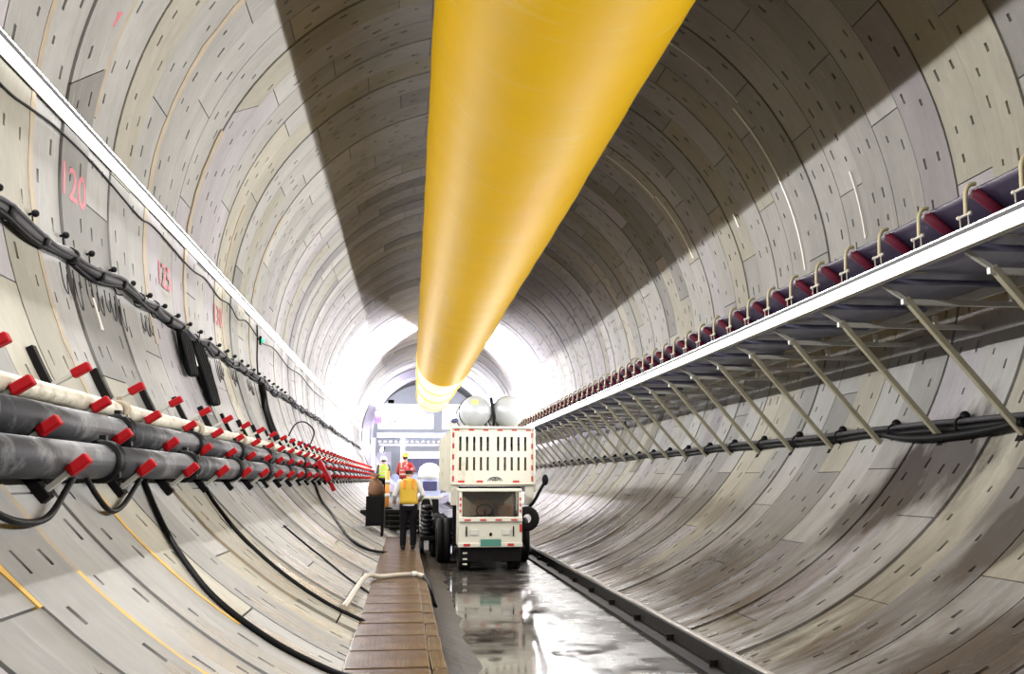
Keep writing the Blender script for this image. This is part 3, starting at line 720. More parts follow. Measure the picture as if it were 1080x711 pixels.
for i in range(22):
    y = 11.2 - 2 * 1.487 + i * 1.487
    lab = ('black knob hook holding the right wall cables, %s to the camera' % ORD[i]) if i < 12 else 'tiny far black hook on the right wall cables'
    if i == 0: rk.location = (0, y, 0); rk['label'] = lab
    else: dup(rk, (0, y, 0), lab)

# ------------------------------------------------------------------ right: conveyor on struts
cv = thing('belt_conveyor', 'long dark belt conveyor carried high along the right wall', 'conveyor', (5.6, 20, 4.1))
CY0, CY1 = -3.0, 68.0
def belt(prof, y0, y1, dy, th, sagf, name, m, parent):
    mb = MB(); k = int((y1 - y0) / dy); n = len(prof); vs, fs = [], []
    for i in range(k + 1):
        y = y0 + (y1 - y0) * i / k; sg = sagf(y)
        for (x, z) in prof: vs.append((x, y, z - sg))
    for i in range(k):
        for j in range(n - 1): fs.append((i * n + j, i * n + j + 1, (i + 1) * n + j + 1, (i + 1) * n + j))
    o = mb.add(vs, fs, True).obj(name, m, parent); s = o.modifiers.new('solid', 'SOLIDIFY'); s.thickness = th; s.offset = 0; return off(o)
IST = .7435; IY0 = 5.68
belt([(5.10, 4.64), (5.20, 4.57), (5.40, 4.42), (5.52, 4.395), (6.0, 4.395), (6.12, 4.42), (6.32, 4.57), (6.42, 4.64)], CY0, CY1, .186, .016, lambda y: .012 * sin(pi * (((y - IY0) / IST) % 1)), 'carrying_belt', 'belt', cv)
belt([(5.04, 4.22), (5.5, 4.225), (6.0, 4.225), (6.46, 4.22)], CY0, CY1, .1859, .014, lambda y: .055 * sin(pi * (((y - 8.70) / 1.43) % 1)) , 'return_belt', 'return_belt', cv)
for x in (4.955, 6.5):
    off(MB().extrude([(x - .015, 4.06), (x + .03, 4.06), (x + .03, 4.07), (x - .005, 4.07), (x - .005, 4.16), (x + .03, 4.16), (x + .03, 4.17), (x - .015, 4.17)], CY0, CY1).obj('stringer', 'galv', cv))
proto = None
def idler(first, y):
    f = bpy.data.objects.new('idler_frame', first['f']); r = []
    C.objects.link(f); f.parent = cv; f.location = (0, y, 0); off(f)
    for mname in ('w0', 'c', 'w1'):
        o = bpy.data.objects.new('roller', first[mname]); C.objects.link(o); o.parent = f
    o = bpy.data.objects.new('fork', first['k']); C.objects.link(o); o.parent = f
mb = MB()
mb.tube(smoothpath([(4.975, 0, 4.36), (4.98, 0, 4.46), (4.99, 0, 4.58), (5.03, 0, 4.655), (5.09, 0, 4.67)], 4), .020, 8)
mb.tube(smoothpath([(6.5, 0, 4.17), (6.5, 0, 4.46), (6.49, 0, 4.58), (6.46, 0, 4.64), (6.41, 0, 4.655)], 4), .020, 8)
mb.bar((4.955, 0, 4.18), (6.5, 0, 4.30), .05, .03); 
tmp = {'f': mb.obj('t', 'yellow_bar').data}
mb = MB()
for d in (-.06, .06): mb.tube([(4.955, d, 4.15), (4.955, d, 4.37)], .008, 6); mb.box((4.955, d, 4.185), (.03, .03, .02))
mb.tube([(4.96, -.09, 4.365), (4.96, .09, 4.365)], .014, 6); mb.ball((4.96, -.085, 4.365), .022, 8, 6); mb.ball((4.96, .085, 4.365), .022, 8, 6)
tmp['k'] = mb.obj('t', 'galv').data
def roller(a, b, r=.052):
    a, b = Vector(a), Vector(b); d = (b - a).normalized()
    return MB().tube([a, a + d * .012, a + d * .02, b - d * .02, b - d * .012, b], [.02, .02, r, r, .02, .02], 14)
tmp['w0'] = roller((5.06, 0, 4.60), (5.41, 0, 4.345)).obj('t', 'red_roller').data
tmp['c'] = roller((5.48, 0, 4.325), (6.04, 0, 4.325)).obj('t', 'red_roller').data
tmp['w1'] = roller((6.11, 0, 4.345), (6.46, 0, 4.60)).obj('t', 'red_roller').data
for o in [o for o in C.objects if o.name.split('.')[0] == 't']: bpy.data.objects.remove(o)
i = 0
while IY0 + i * IST < 67 and i < 84:
    idler(tmp, IY0 + i * IST); i += 1
def make_support():
    t = thing('conveyor_support', '', 'bracket', group='struts carrying the conveyor off the right wall')
    MB().bar((5.22, 0, 3.885), (7.15, 0, 3.885), .05, .06).obj('cross_beam', 'galv', t, bev=.005)
    a, b = Vector((5.30, 0, 3.88)), Vector((6.47, 0, 2.50)); d = (b - a).normalized()
    MB().bar(a - d * .06, b + d * .03, .065, .065, (0, 1, 0)).obj('strut', 'strut', t, bev=.006)
    mb = MB(); e = Vector((6.47 - CX, 0, 2.5 - CZ)).normalized(); u = Vector((-e.z, 0, e.x))
    mb.bar(Vector((6.47, 0, 2.5)) - u * .10 + e * .02, Vector((6.47, 0, 2.5)) + u * .10 + e * .02, .12, .04, e); mb.obj('foot_plate', 'black_steel', t)
    MB().bar((5.28, 0, 3.90), (5.02, 0, 4.06), .04, .04, (0, 1, 0)).obj('hanger', 'galv', t)
    MB().bar((6.5, 0, 3.90), (6.5, 0, 4.03), .05, .05, (0, 1, 0)).obj('hanger', 'galv', t)
    m3 = roller((5.02, 0.08, 4.165 - .04), (6.45, 0.08, 4.165 - .04), .035); m3.obj('return_roller', 'return_belt', t)
    return t
sp = make_support()
for i in range(43):
    y = 5.84 + i * 1.43
    lab = ('diagonal steel strut holding the conveyor off the right wall, %s to the camera' % ORD[i]) if i < 14 else 'thin far diagonal strut in the crowded end of the conveyor'
    if i == 0: sp.location = (0, y, 0); sp['label'] = lab
    else: dup(sp, (0, y, 0), lab)

# ------------------------------------------------------------------ walkway
WZ = .53
def panel_mesh(w, L):
    mb = MB(); mb.box((0, 0, -.02), (w, L, .04))
    for i in range(int(L / .04)):
        y = -L / 2 + .03 + i * .04; mb.box((0, y, .004), (w - .02, .018, .008))
    for i in range(int(w / .036)):
        x = -w / 2 + .022 + i * .036; mb.box((x, 0, .003), (.010, L - .03, .006))
    return mb
pw = [(-.135, .69), (.285, .125)]
ys_p = [4.0 + .7435 * i for i in range(27)]
m1 = m2 = None
for i, y in enumerate(ys_p):
    if i == 0:
        a = panel_mesh(.685, .69).obj('walkway_plate', 'walk'); b = panel_mesh(.12, .69).obj('kerb_plate', 'walk')
        m1, m2 = a.data, b.data
    else:
        a = bpy.data.objects.new('walkway_plate', m1); b = bpy.data.objects.new('kerb_plate', m2); C.objects.link(a); C.objects.link(b)
    rg = random.Random(i)
    sh = .012 * (19 - y) / 12
    a.location = (-.135 - .03 * (y - 7) / 12, y, WZ + .0); b.location = (.285 - .07 * (y - 7) / 12, y, WZ - .012)
    a.rotation_euler = (rg.uniform(-.006, .006), 0, rg.uniform(-.008, .008)); b.rotation_euler = (rg.uniform(-.01, .01), 0, rg.uniform(-.02, .02))
    far = i >= 14
    tag(a, ('wide rusty walkway plate, %s to the camera' % ORD[i]) if not far else 'far wide rusty walkway plate near the standing man', 'plate', 'wide walkway plates')
    tag(b, ('narrow rusty plate along the right edge of the walkway, %s to the camera' % ORD[i]) if not far else 'far narrow edge plate of the walkway near the standing man', 'plate', 'narrow walkway edge plates')
fr = thing('walkway_support', 'dark steel support beams under the rusty walkway plates', 'support', (0, 12, WZ - .1))
for x0, x1 in ((.33, .26), (.05, -.0), (-.33, -.37)):
    off(MB().bar((x0, Y_NEAR, WZ - .085), (x1, 23.6, WZ - .085), .05, .08).obj('beam', 'rail_steel', fr))
for i in range(19):
    y = -3 + i * 1.487
    if y > 23.4: break
    off(MB().bar((.30 - .05 * y / 20, y, WZ - .12), (.30 - .05 * y / 20, y, FZ + .0), .05, .05, (0, 1, 0)).obj('leg', 'rail_steel', fr))
# hose crossing the walkway
hp = [bp3(-152.6, 9.9, R - .045), bp3(-152.8, 10.6, R - .045), bp3(-153.0, 11.8, R - .045), bp3(-153.4, 13.0, R - .05), Vector((-.53, 13.5, WZ + .09)), Vector((-.36, 13.75, WZ + .045)), Vector((-.1, 13.95, WZ + .045)), Vector((.16, 14.0, WZ + .045)), Vector((.28, 13.8, WZ + .03)), Vector((.36, 13.3, WZ - .05)), Vector((.42, 12.7, FZ + .12))]
ho = thing('water_hose', 'beige hose bending across the walkway from the left wall', 'hose', hp[6])
off(MB().tube(smoothpath(hp[:9], 6), .034, 10).obj('hose', 'hose_beige', ho)); off(MB().tube(smoothpath(hp[8:], 6), .030, 10).obj('tail', 'black_rubber', ho))
off(MB().tube([Vector((.10, 13.99, WZ + .045)), Vector((.17, 14.0, WZ + .045))], .045, 10).obj('fitting', 'galv', ho))

# ------------------------------------------------------------------ truck (front view)
TY = 18.45; TB = 19.3
tk = thing('truck', 'white low-cab utility truck with slotted cargo box facing the camera on the wet floor', 'truck', (1.8, 21, FZ))
def T(o): return off(o)
bx0, bx1, bz0, bz1 = .935, 2.745, 1.93, 3.105
def slot_panel(x0, x1, z0, z1, y, t, slots):
    mb = MB(); rows = sorted(set([(s[2], s[3]) for s in slots])); z = z0
    for (a, b) in rows:
        mb.box(((x0 + x1) / 2, y, (z + a) / 2), (x1 - x0, t, a - z))
        ss = sorted([s for s in slots if s[2] == a]); x = x0
        for s in ss: mb.box(((x + s[0]) / 2, y, (a + b) / 2), (s[0] - x, t, b - a)); x = s[1]
        mb.box(((x + x1) / 2, y, (a + b) / 2), (x1 - x, t, b - a)); z = b
    mb.box(((x0 + x1) / 2, y, (z + z1) / 2), (x1 - x0, t, z1 - z)); return mb
sx = [(485.4, 492.5, 500, 507.2, 514.3, 525.2, 532.4, 539.6, 546.8, 554.)][0]
slots = []
for q in sx:
    cx_ = bx0 + (q - 476) / (563.3 - 476) * (bx1 - bx0)
    for (za, zb) in ((2.20, 2.49), (2.62, 2.93)): slots.append((cx_ - .026, cx_ + .026, za, zb))
T(slot_panel(bx0, bx1, bz0, bz1, TB, .05, slots).obj('front_panel', 'white_paint', tk))
LEN = 6.3
mb = MB()
for x in (bx0 + .02, bx1 - .02): mb.box((x, TB + LEN / 2 + .025, (bz0 + bz1) / 2 - .1), (.04, LEN - .05, bz1 - bz0 + .2))
mb.box(((bx0 + bx1) / 2, TB + LEN, (bz0 + bz1) / 2), (bx1 - bx0, .05, bz1 - bz0)); mb.box(((bx0 + bx1) / 2, TB + LEN / 2, bz0 - .03), (bx1 - bx0, LEN, .06))
mb.box(((bx0 + bx1) / 2, TB + LEN / 2, bz1 - .02), (bx1 - bx0 - .08, LEN - .1, .04))
for i in range(9):
    for x in (bx0 - .02, bx1 + .02): mb.box((x, TB + .1 + i * .76, (bz0 + bz1) / 2 - .1), (.05, .06, bz1 - bz0 + .2))
T(mb.obj('cargo_box', 'white_paint', tk))
mb = MB()
vs, fs = [], []; rg = random.Random(2)
for i in range(7):
    for j in range(9): vs.append((bx0 + .05 + (bx1 - bx0 - .1) * j / 8, TB + .05 + (LEN - .15) * i / 6, 2.72 + rg.uniform(-.06, .06) + .1 * sin(j)))
for i in range(6):
    for j in range(8): fs.append((i * 9 + j, i * 9 + j + 1, i * 9 + 10 + j, i * 9 + 9 + j))
nb = len(vs)
for j in range(9): vs.append((vs[j][0], TB + .045, bz0 + .01))
for j in range(8): fs.append((j, j + 1, nb + j + 1, nb + j))
T(mb.add(vs, fs).obj('bulk_load', 'load', tk))
# rim
mb = MB(); mb.box(((bx0 + bx1) / 2, TB - .03, bz1 + .025), (bx1 - bx0 + .02, .10, .05)); mb.box(((bx0 + bx1) / 2, TB - .03, bz0 - .01), (bx1 - bx0, .08, .04))
for x in (bx0, bx1): mb.box((x, TB - .03, (bz0 + bz1) / 2), (.035, .08, bz1 - bz0))
T(mb.obj('box_rim', 'white_paint', tk, bev=.008))
def refl(c, d): T(MB().box(c, d).obj('reflector', 'dark_red_reflect', tk))
for q in range(6): refl((bx0 + .12 + q * (bx1 - bx0 - .24) / 5, TB - .03, bz1 - .03), (.11, .012, .035))
for q in range(5):
    for x in (bx0 + .045, bx1 - .045): refl((x, TB - .03, bz1 - .14 - q * .235), (.035, .012, .11))
for x in (bx0 + .22, bx0 + .62, bx1 - .40): refl((x, TB - .052, bz0 + .03), (.14, .012, .05))
# badge
mb = MB(); cxm = (bx0 + bx1) / 2 + .05
for r in (.05, .09, .125):
    mb.tube([(cxm + r * 1.25 * cos(a), TB - .03, bz0 + .045 + r * .7 * sin(a)) for a in [pi * i / 12 for i in range(13)]], .008, 6)
for a in (.25, .5, .75): mb.tube([(cxm, TB - .03, bz0 + .045), (cxm + .155 * cos(pi * a), TB - .03, bz0 + .045 + .088 * sin(pi * a))], .006, 6)
T(mb.obj('badge', 'grey_pipe', tk))
# skirts beside the cab
for x, w in ((bx0 + .085, .17), (bx1 - .10, .20)): T(MB().box((x, TB + .05, 1.68), (w, .06, .44)).obj('side_skirt', 'white_paint', tk, bev=.01))
# cab shell
c0, c1 = 1.06, 2.37
mb = MB()
mb.box(((c0 + c1) / 2, TY + .03, .92), (c1 - c0, .10, .52))                    # nose panel
mb.box(((c0 + c1) / 2, TY - .02, 1.20), (c1 - c0, .12, .10))                   # cowl
mb.box(((c0 + c1) / 2, TY + .10, 1.785), (c1 - c0, .22, .05))                  # roof lip
for x in (c0 + .035, c1 - .035): mb.bar((x, TY + .0, 1.22), (x, TY + .05, 1.79), .07, .07, (0, 1, 0))
for x in (c0 + .02, c1 - .02): mb.box((x, TY + .45, 1.0), (.04, .86, .70)); mb.box((x, TY + .82, 1.55), (.04, .10, .5))
mb.box(((c0 + c1) / 2, TY + .45, 1.80), (c1 - c0, .86, .04))
T(mb.obj('cab', 'white_paint', tk, bev=.012))
T(MB().box(((c0 + c1) / 2, TY + .84, 1.25), (c1 - c0 - .08, .03, 1.1)).obj('cab_back', 'interior', tk))
mb = MB(); mb.box((1.62, TY + .62, 1.36), (.42, .14, .5)); mb.box((1.62, TY + .45, 1.18), (.44, .4, .14)); mb.box((2.08, TY + .62, 1.30), (.36, .14, .4))
T(mb.obj('seat', 'brown_bag', tk, bev=.05))
mb = MB(); mb.tube([(1.62 + .17 * cos(a), TY + .30 + .05 * sin(a), 1.36 + .13 * sin(a)) for a in [2 * pi * i / 24 for i in range(24)]], .015, 8, closed=True); mb.tube([(1.62, TY + .30, 1.36), (1.62, TY + .1, 1.15)], .02, 8)
T(mb.obj('steering_wheel', 'black_rubber', tk))
wg = bpy.data.materials.new('clear_glass'); wg.use_nodes = True
nt = wg.node_tree; b_ = nt.nodes['Principled BSDF']; b_.inputs['Roughness'].default_value = .03; b_.inputs['Base Color'].default_value = (.3, .3, .3, 1)
tr_ = nn(nt, 'ShaderNodeBsdfTransparent'); tr_.inputs['Color'].default_value = (.85, .86, .85, 1); ms_ = nn(nt, 'ShaderNodeMixShader'); fz = nn(nt, 'ShaderNodeFresnel'); fz.inputs['IOR'].default_value = 1.5
nt.links.new(fz.outputs[0], ms_.inputs[0]); nt.links.new(tr_.outputs[0], ms_.inputs[1]); nt.links.new(b_.outputs[0], ms_.inputs[2])
nt.links.new(ms_.outputs[0], [n for n in nt.nodes if n.type == 'OUTPUT_MATERIAL'][0].inputs['Surface'])
M['clear_glass'] = wg
T(MB().bar(((c0 + c1) / 2, TY + .012, 1.24), ((c0 + c1) / 2, TY + .052, 1.77), c1 - c0 - .13, .008, (0, -1, 0)).obj('windshield', 'clear_glass', tk))
for (a, b) in (((1.20, 1.245), (1.72, 1.30)), ((1.72, 1.36), (1.80, 1.24))):
    T(MB().tube([(a[0], TY - .035, a[1]), (b[0], TY - .028, b[1])], .018, 6).obj('wiper', 'black_rubber', tk))
for q in range(4): refl((c0 + .18 + q * .32, TY - .085, 1.19), (.13, .012, .03))
for z in (1.33, 1.45, 1.57): 
    for x in (c0 + .035, c1 - .035): refl((x, TY - .045 + (z - 1.22) * .09, z + .04), (.035, .012, .06))
refl((c1 - .03, TY - .03, 1.02), (.05, .012, .16))
for x in (c0 + .17, c1 - .24): refl((x, TY - .05, .69), (.13, .02, .05))
for x in (1.38, 2.04):
    T(MB().box((x, TY - .03, .94), (.18, .03, .12)).obj('headlamp', 'lens', tk, bev=.012))
for x in (1.22, 2.19): T(MB().tube([(x, TY - .035, .86), (x, TY - .035, 1.06)], .014, 6).obj('grab_handle', 'black_rubber', tk))
T(MB().ball((1.72, TY - .03, .90), (.03, .015, .04), 10, 6).obj('bonnet_latch', 'black_rubber', tk))
mb = MB(); mb.box(((c0 + c1) / 2, TY + .02, .685), (c1 - c0 + .02, .14, .09)); T(mb.obj('bumper', 'white_paint', tk, bev=.015))
T(MB().box((1.72, TY - .06, .735), (.42, .012, .135)).obj('licence_plate', 'plate_green', tk))
# chassis and wheels
mb = MB(); mb.box((1.75, TY + 3.5, .80), (.9, 6.6, .22)); mb.box((1.72, TY + .3, .58), (1.1, .45, .16))
for y in (TY + .55, TY + 3.6, TY + 5.4): mb.tube([(1.0, y, .56), (2.5, y, .56)], .07, 10)
mb.box((1.75, TY + 1.3, 1.1), (1.5, .10, 1.5)); mb.box((1.72, TY + .12, .50), (1.24, .10, .30)); mb.box((1.75, TY + 5.9, .62), (1.9, .04, .75))  # black guard and flaps added to block light under the truck
T(mb.obj('chassis', 'black_steel', tk))
def wheel(x, y, r, w):
    mb = MB(); h = w / 2
    mb.lathe([(r * .55, -h), (r * .93, -h), (r, -h * .75), (r, -h * .2), (r * .97, -h * .15), (r * .97, h * .15), (r, h * .2), (r, h * .75), (r * .93, h), (r * .55, h)], (x, y, FZ + r - .005), 'x', 28)
    o = T(mb.obj('wheel', 'tyre', tk)); m2 = MB(); m2.lathe([(0.001, -h * .5), (r * .3, -h * .55), (r * .56, -h * .9), (r * .56, h * .9), (r * .3, h * .55), (.001, h * .5)], (x, y, FZ + r - .005), 'x', 20)
    h_ = m2.obj('hub', 'rail_steel', o); h_.matrix_parent_inverse = Matrix.Translation(-Vector(tk.location))
    return o
for x in (1.20, 2.26): wheel(x, TY + .55, .42, .24)
for x in (.84, 2.62):
    for y in (TY + 2.2, TY + 3.6, TY + 5.0): wheel(x, y, .50, .30)
# spare tyre and mirror on the right, lamp on the left corner, step rungs
mb = MB(); mb.lathe([(.10, -.09), (.21, -.10), (.255, -.07), (.265, 0), (.255, .07), (.21, .10), (.10, .09)], (2.56, TY + .62, 1.18), 'y', 24); T(mb.obj('spare_tyre', 'tyre', tk))
mb = MB(); mb.tube(smoothpath([(2.60, TY + .70, 1.40), (2.72, TY + .65, 1.55), (2.84, TY + .6, 1.78), (2.92, TY + .58, 1.92)], 4), .035, 8); T(mb.obj('mirror_arm', 'black_rubber', tk))
T(MB().ball((2.95, TY + .58, 2.0), (.07, .05, .12), 12, 8).obj('mirror', 'black_rubber', tk))
mb = MB(); mb.box((.98, TB + .12, bz1 + .11), (.16, .2, .16)); T(mb.obj('lamp_bracket', 'galv', tk, bev=.02))
T(MB().ball((1.0, TB - .03, bz1 + .17), (.085, .06, .05), 14, 8).obj('marker_lamp', 'navy', tk))
for z in (.30, .40, .52): T(MB().box((1.20, TY + .08, z), (.09, .03, .03)).obj('step_rung', 'white_paint', tk))
mb = MB(); mb.bar((1.20, TY + .09, .25), (1.20, TY + .09, .66), .02, .02, (0, 1, 0)); T(mb.obj('step_hanger', 'black_steel', tk))
# two round tanks lying on the box roof
tx = [(1.485, 'left'), (2.24, 'right')]
for (x, s) in tx:
    r = .352; zc = bz1 + .05 + r
    t = thing('gas_tank', 'silver grey dome-ended tank lying on the truck roof, %s one of the pair' % s, 'tank', (x, TB + .3, bz1))
    prof = [(.001, -.30), (.10, -.292), (.20, -.262), (.28, -.205), (.33, -.125), (r, -.02), (r, 0.0), (r, 1.9), (.33, 2.0), (.20, 2.12), (.001, 2.16)]
    off(MB().lathe(prof, (x, TB + .38, zc), 'y', 36).obj('shell', 'tank_grey', t))
    for y in (TB + .55, TB + 1.8):
        mb = MB(); mb.box((x, y, bz1 + .075), (.42, .08, .15)); off(mb.obj('saddle', 'white_paint', t))
        off(MB().tube([(x + (r + .008) * cos(a), y, zc + (r + .008) * sin(a)) for a in [2 * pi * i / 36 for i in range(36)]], .012, 6, closed=True).obj('strap', 'black_steel', t))
    if s == 'left':
        q = off(MB().add([(x + dx, TB + .38 - .30 + (dx * dx + (dz) ** 2) * 1.05 - .012, zc + dz) for dx, dz in ((-.10, .14), (.04, .14), (.04, .24), (-.10, .24))], [(0, 1, 2, 3)]).obj('sticker', 'label_yellow', t))
tag(MB().tube(smoothpath([(1.86, TB + .05, bz1 + .07), (1.87, TB + .0, bz1 + .25), (1.84, TB - .0, bz1 + .45), (1.80, TB + .05, bz1 + .68)], 5), .035, 8).obj('connecting_hose', 'black_rubber'), 'black hose standing in the gap between the two roof tanks', 'hose')

# ------------------------------------------------------------------ people
def remesh(mb, name, m, parent, vox, smooth=4):
    o = mb.obj('tmp_r', m, None, weld=False)
    r = o.modifiers.new('r', 'REMESH'); r.mode = 'VOXEL'; r.voxel_size = vox; r.use_smooth_shade = True
    s = o.modifiers.new('s', 'SMOOTH'); s.iterations = smooth; s.factor = .5
    dg = bpy.context.evaluated_depsgraph_get(); me = bpy.data.meshes.new_from_object(o.evaluated_get(dg))
    mm = M[m]; bpy.data.objects.remove(o)
    ob = bpy.data.objects.new(name, me); C.objects.link(ob); me.materials.clear(); me.materials.append(mm); ob.parent = parent
    for p in me.polygons: p.use_smooth = True
    return ob
def caps(mb, pts, rads, n=12):
    pts = [Vector(p) for p in pts]; mb.tube(pts, list(rads), n)
    for p, r in zip(pts, rads): mb.ball(p, r * .985, 12, 8)
def person(name, label, loc, rz, vest, helmet, shirt, pose, vox):
    t = thing(name, label, 'person', loc, rz)
    hz = 1.60; b = MB()
    sh = {s: Vector((s * .185, 0, 1.40)) for s in (-1, 1)}
    el = {s: Vector(pose['el'][0 if s < 0 else 1]) for s in (-1, 1)}; wr = {s: Vector(pose['wr'][0 if s < 0 else 1]) for s in (-1, 1)}
    kn = {s: Vector(pose['kn'][0 if s < 0 else 1]) for s in (-1, 1)}; an = {s: Vector(pose['an'][0 if s < 0 else 1]) for s in (-1, 1)}
    hip = {s: Vector((s * .095, 0, .90)) for s in (-1, 1)}
    tors = [((0, 0, .82), .13, .10), ((0, 0, .92), .165, .115), ((0, 0, 1.02), .15, .105), ((0, 0, 1.15), .155, .108), ((0, 0, 1.28), .175, .12), ((0, 0, 1.38), .17, .105), ((0, 0, 1.44), .10, .08)]
    b.loft(tors); b.tube([(0, 0, 1.40), (0, .01, 1.48), (0, .02, 1.56)], [.07, .058, .056], 12)
    b.ball((0, .02, 1.62), (.078, .098, .118), 18, 12); b.ball((0, .04, 1.56), (.055, .075, .07), 14, 8)   # skull and jaw
    b.ball((0, .122, 1.61), (.014, .02, .026), 8, 6); b.ball((0, .108, 1.565), (.028, .012, .010), 8, 6)    # nose and lips
    for s in (-1, 1):
        b.ball((s * .08, .01, 1.61), (.012, .022, .034), 8, 6); b.ball((s * .032, .104, 1.635), (.016, .014, .010), 8, 6)
        caps(b, [sh[s], (sh[s] + el[s]) / 2, el[s], (el[s] * .6 + wr[s] * .4), wr[s]], [.058, .048, .040, .042, .029])
        caps(b, [hip[s], (hip[s] + kn[s]) / 2, kn[s], (kn[s] * .65 + an[s] * .35), an[s]], [.088, .075, .056, .056, .038])
        caps(b, [an[s] + Vector((0, -.01, -.03)), an[s] + Vector((0, .08, -.055)), an[s] + Vector((0, .17, -.065))], [.036, .036, .024])
        # palm, four fingers, thumb
        d = (wr[s] - el[s]).normalized(); side = Vector((0, 0, 1)).cross(d).normalized(); up = d.cross(side)
        pal = wr[s] + d * .05
        for q in range(4): caps(b, [wr[s] + side * (q - 1.5) * .012, pal + side * (q - 1.5) * .020 + d * .03], [.016, .013], 8)
        for q, Lf in enumerate((.062, .074, .070, .055)):
            p0 = pal + side * (q - 1.5) * .020 + d * .03; p1 = p0 + d * Lf * .5 - up * .012; p2 = p1 + d * Lf * .35 - up * .026
            caps(b, [p0, p1, p2], [.0098, .009, .0075], 8)
        p0 = wr[s] + d * .025 - side * s * -.0 + side * (-.026 if s > 0 else .026); p1 = p0 + d * .03 + side * (-.024 if s > 0 else .024) - up * .01
        caps(b, [p0, p1, p1 + d * .028 - up * .006], [.013, .0105, .009], 8)
    remesh(b, 'body', 'skin', t, vox, 2)
    c = MB(); c.loft([(p, rx + .014, ry + .014) for p, rx, ry in tors]); c.tube([(0, 0, 1.40), (0, .006, 1.47)], [.085, .070], 12)
    for s in (-1, 1): caps(c, [sh[s], (sh[s] + el[s]) / 2, el[s], (el[s] * .5 + wr[s] * .5), el[s] * .12 + wr[s] * .88], [.072, .063, .055, .053, .042])
    remesh(c, 'shirt', shirt, t, max(vox, .014), 5)
    c = MB(); c.loft([((0, 0, .80), .15, .115), ((0, 0, .90), .178, .128), ((0, 0, 1.0), .165, .12)])
    for s in (-1, 1): caps(c, [hip[s], (hip[s] + kn[s]) / 2, kn[s], (kn[s] + an[s]) / 2, an[s] + Vector((0, 0, .02))], [.102, .090, .074, .072, .066])
    remesh(c, 'trousers', 'trousers', t, max(vox, .014), 5)
    for s in (-1, 1):
        c = MB(); a = an[s]; caps(c, [a + Vector((0, 0, .03)), a + Vector((0, -.02, -.03)), a + Vector((0, .08, -.05)), a + Vector((0, .18, -.055))], [.056, .054, .052, .042])
        o = remesh(c, 'boot', 'boot', t, .012, 4)
        for v in o.data.vertices: v.co.z = max(v.co.z, .0)
    # vest: open-bottomed shell over the torso
    c = MB(); c.loft([((0, 0, .95), .200, .148), ((0, 0, 1.02), .190, .142), ((0, 0, 1.15), .190, .142), ((0, 0, 1.28), .205, .150), ((0, 0, 1.38), .212, .140), ((0, 0, 1.44), .165, .118), ((0, 0, 1.48), .095, .085)], 28)
    vo = c.obj('vest', vest, t)
    for z in pose.get('bands', (1.06, 1.19)):
        c = MB(); c.loft([((0, 0, z - .022), .1935, .1455), ((0, 0, z + .022), .1965, .148)], 28); c.obj('reflective_band', 'reflective', vo)
    for s in (-1, 1):
        c = MB(); c.box((s * .095, -.128, 1.36), (.05, .05, .20)); c.box((s * .095, .128, 1.36), (.05, .05, .20)); c.obj('shoulder_tape', pose.get('tape', 'reflective'), vo, bev=.015)
    # helmet: dome, ridge and brim
    c = MB(); c.lathe([(.125, .0), (.122, .03), (.112, .07), (.088, .108), (.05, .128), (.001, .135)], (0, .015, 1.655), 'z', 24)
    c.lathe([(.100, -.002), (.150, -.012), (.152, -.004), (.122, .008)], (0, .022, 1.655), 'z', 24)
    h = c.obj('helmet', helmet, t); mb = MB()
    mb.tube([(0, .015 + .118 * cos(a), 1.66 + .128 * sin(a)) for a in [pi * (.12 + .76 * i / 10) for i in range(11)]], .012, 8); mb.obj('ridge', helmet, h)
    c = MB(); c.loft([((0, .0, 1.575), .070, .078), ((0, .0, 1.62), .084, .090), ((0, .005, 1.66), .086, .095)], 16)
    for v in range(len(c.v)):
        x, y, z = c.v[v]; c.v[v] = (x, min(y, .045), z)
    c.obj('hair', 'hair', t)
    return t
stand = dict(kn=((-.10, .03, .49), (.105, .02, .49)), an=((-.105, -.02, .085), (.11, -.01, .085)))
person('person', 'person seen from behind in yellow vest, white sleeves and red helmet on the walkway', (.035, 19.2, WZ + .02), .0, 'vest_yellow', 'helmet_red', 'shirt_white',
       dict(el=((-.30, .0, 1.14), (.30, -.01, 1.15)), wr=((-.30, .20, 1.02), (.24, .24, 1.04)), tape='vest_orange', bands=(), **stand), .0085)
PZ = 1.12
person('person', 'person in lime vest and white helmet standing on the far platform', (-.93, 35.2, PZ), .15, 'vest_lime', 'helmet_white', 'shirt_dark',
       dict(el=((-.25, .0, 1.12), (.25, .0, 1.12)), wr=((-.22, .12, .90), (.22, .14, .90)), **stand), .014)
person('person', 'person in red vest and orange helmet behind the man with the yellow vest', (-.08, 30.5, PZ), -.25, 'vest_red', 'helmet_orange', 'vest_red',
       dict(el=((-.27, .02, 1.13), (.27, .0, 1.14)), wr=((-.25, .22, 1.05), (.2, .2, 1.08)), **stand), .014)

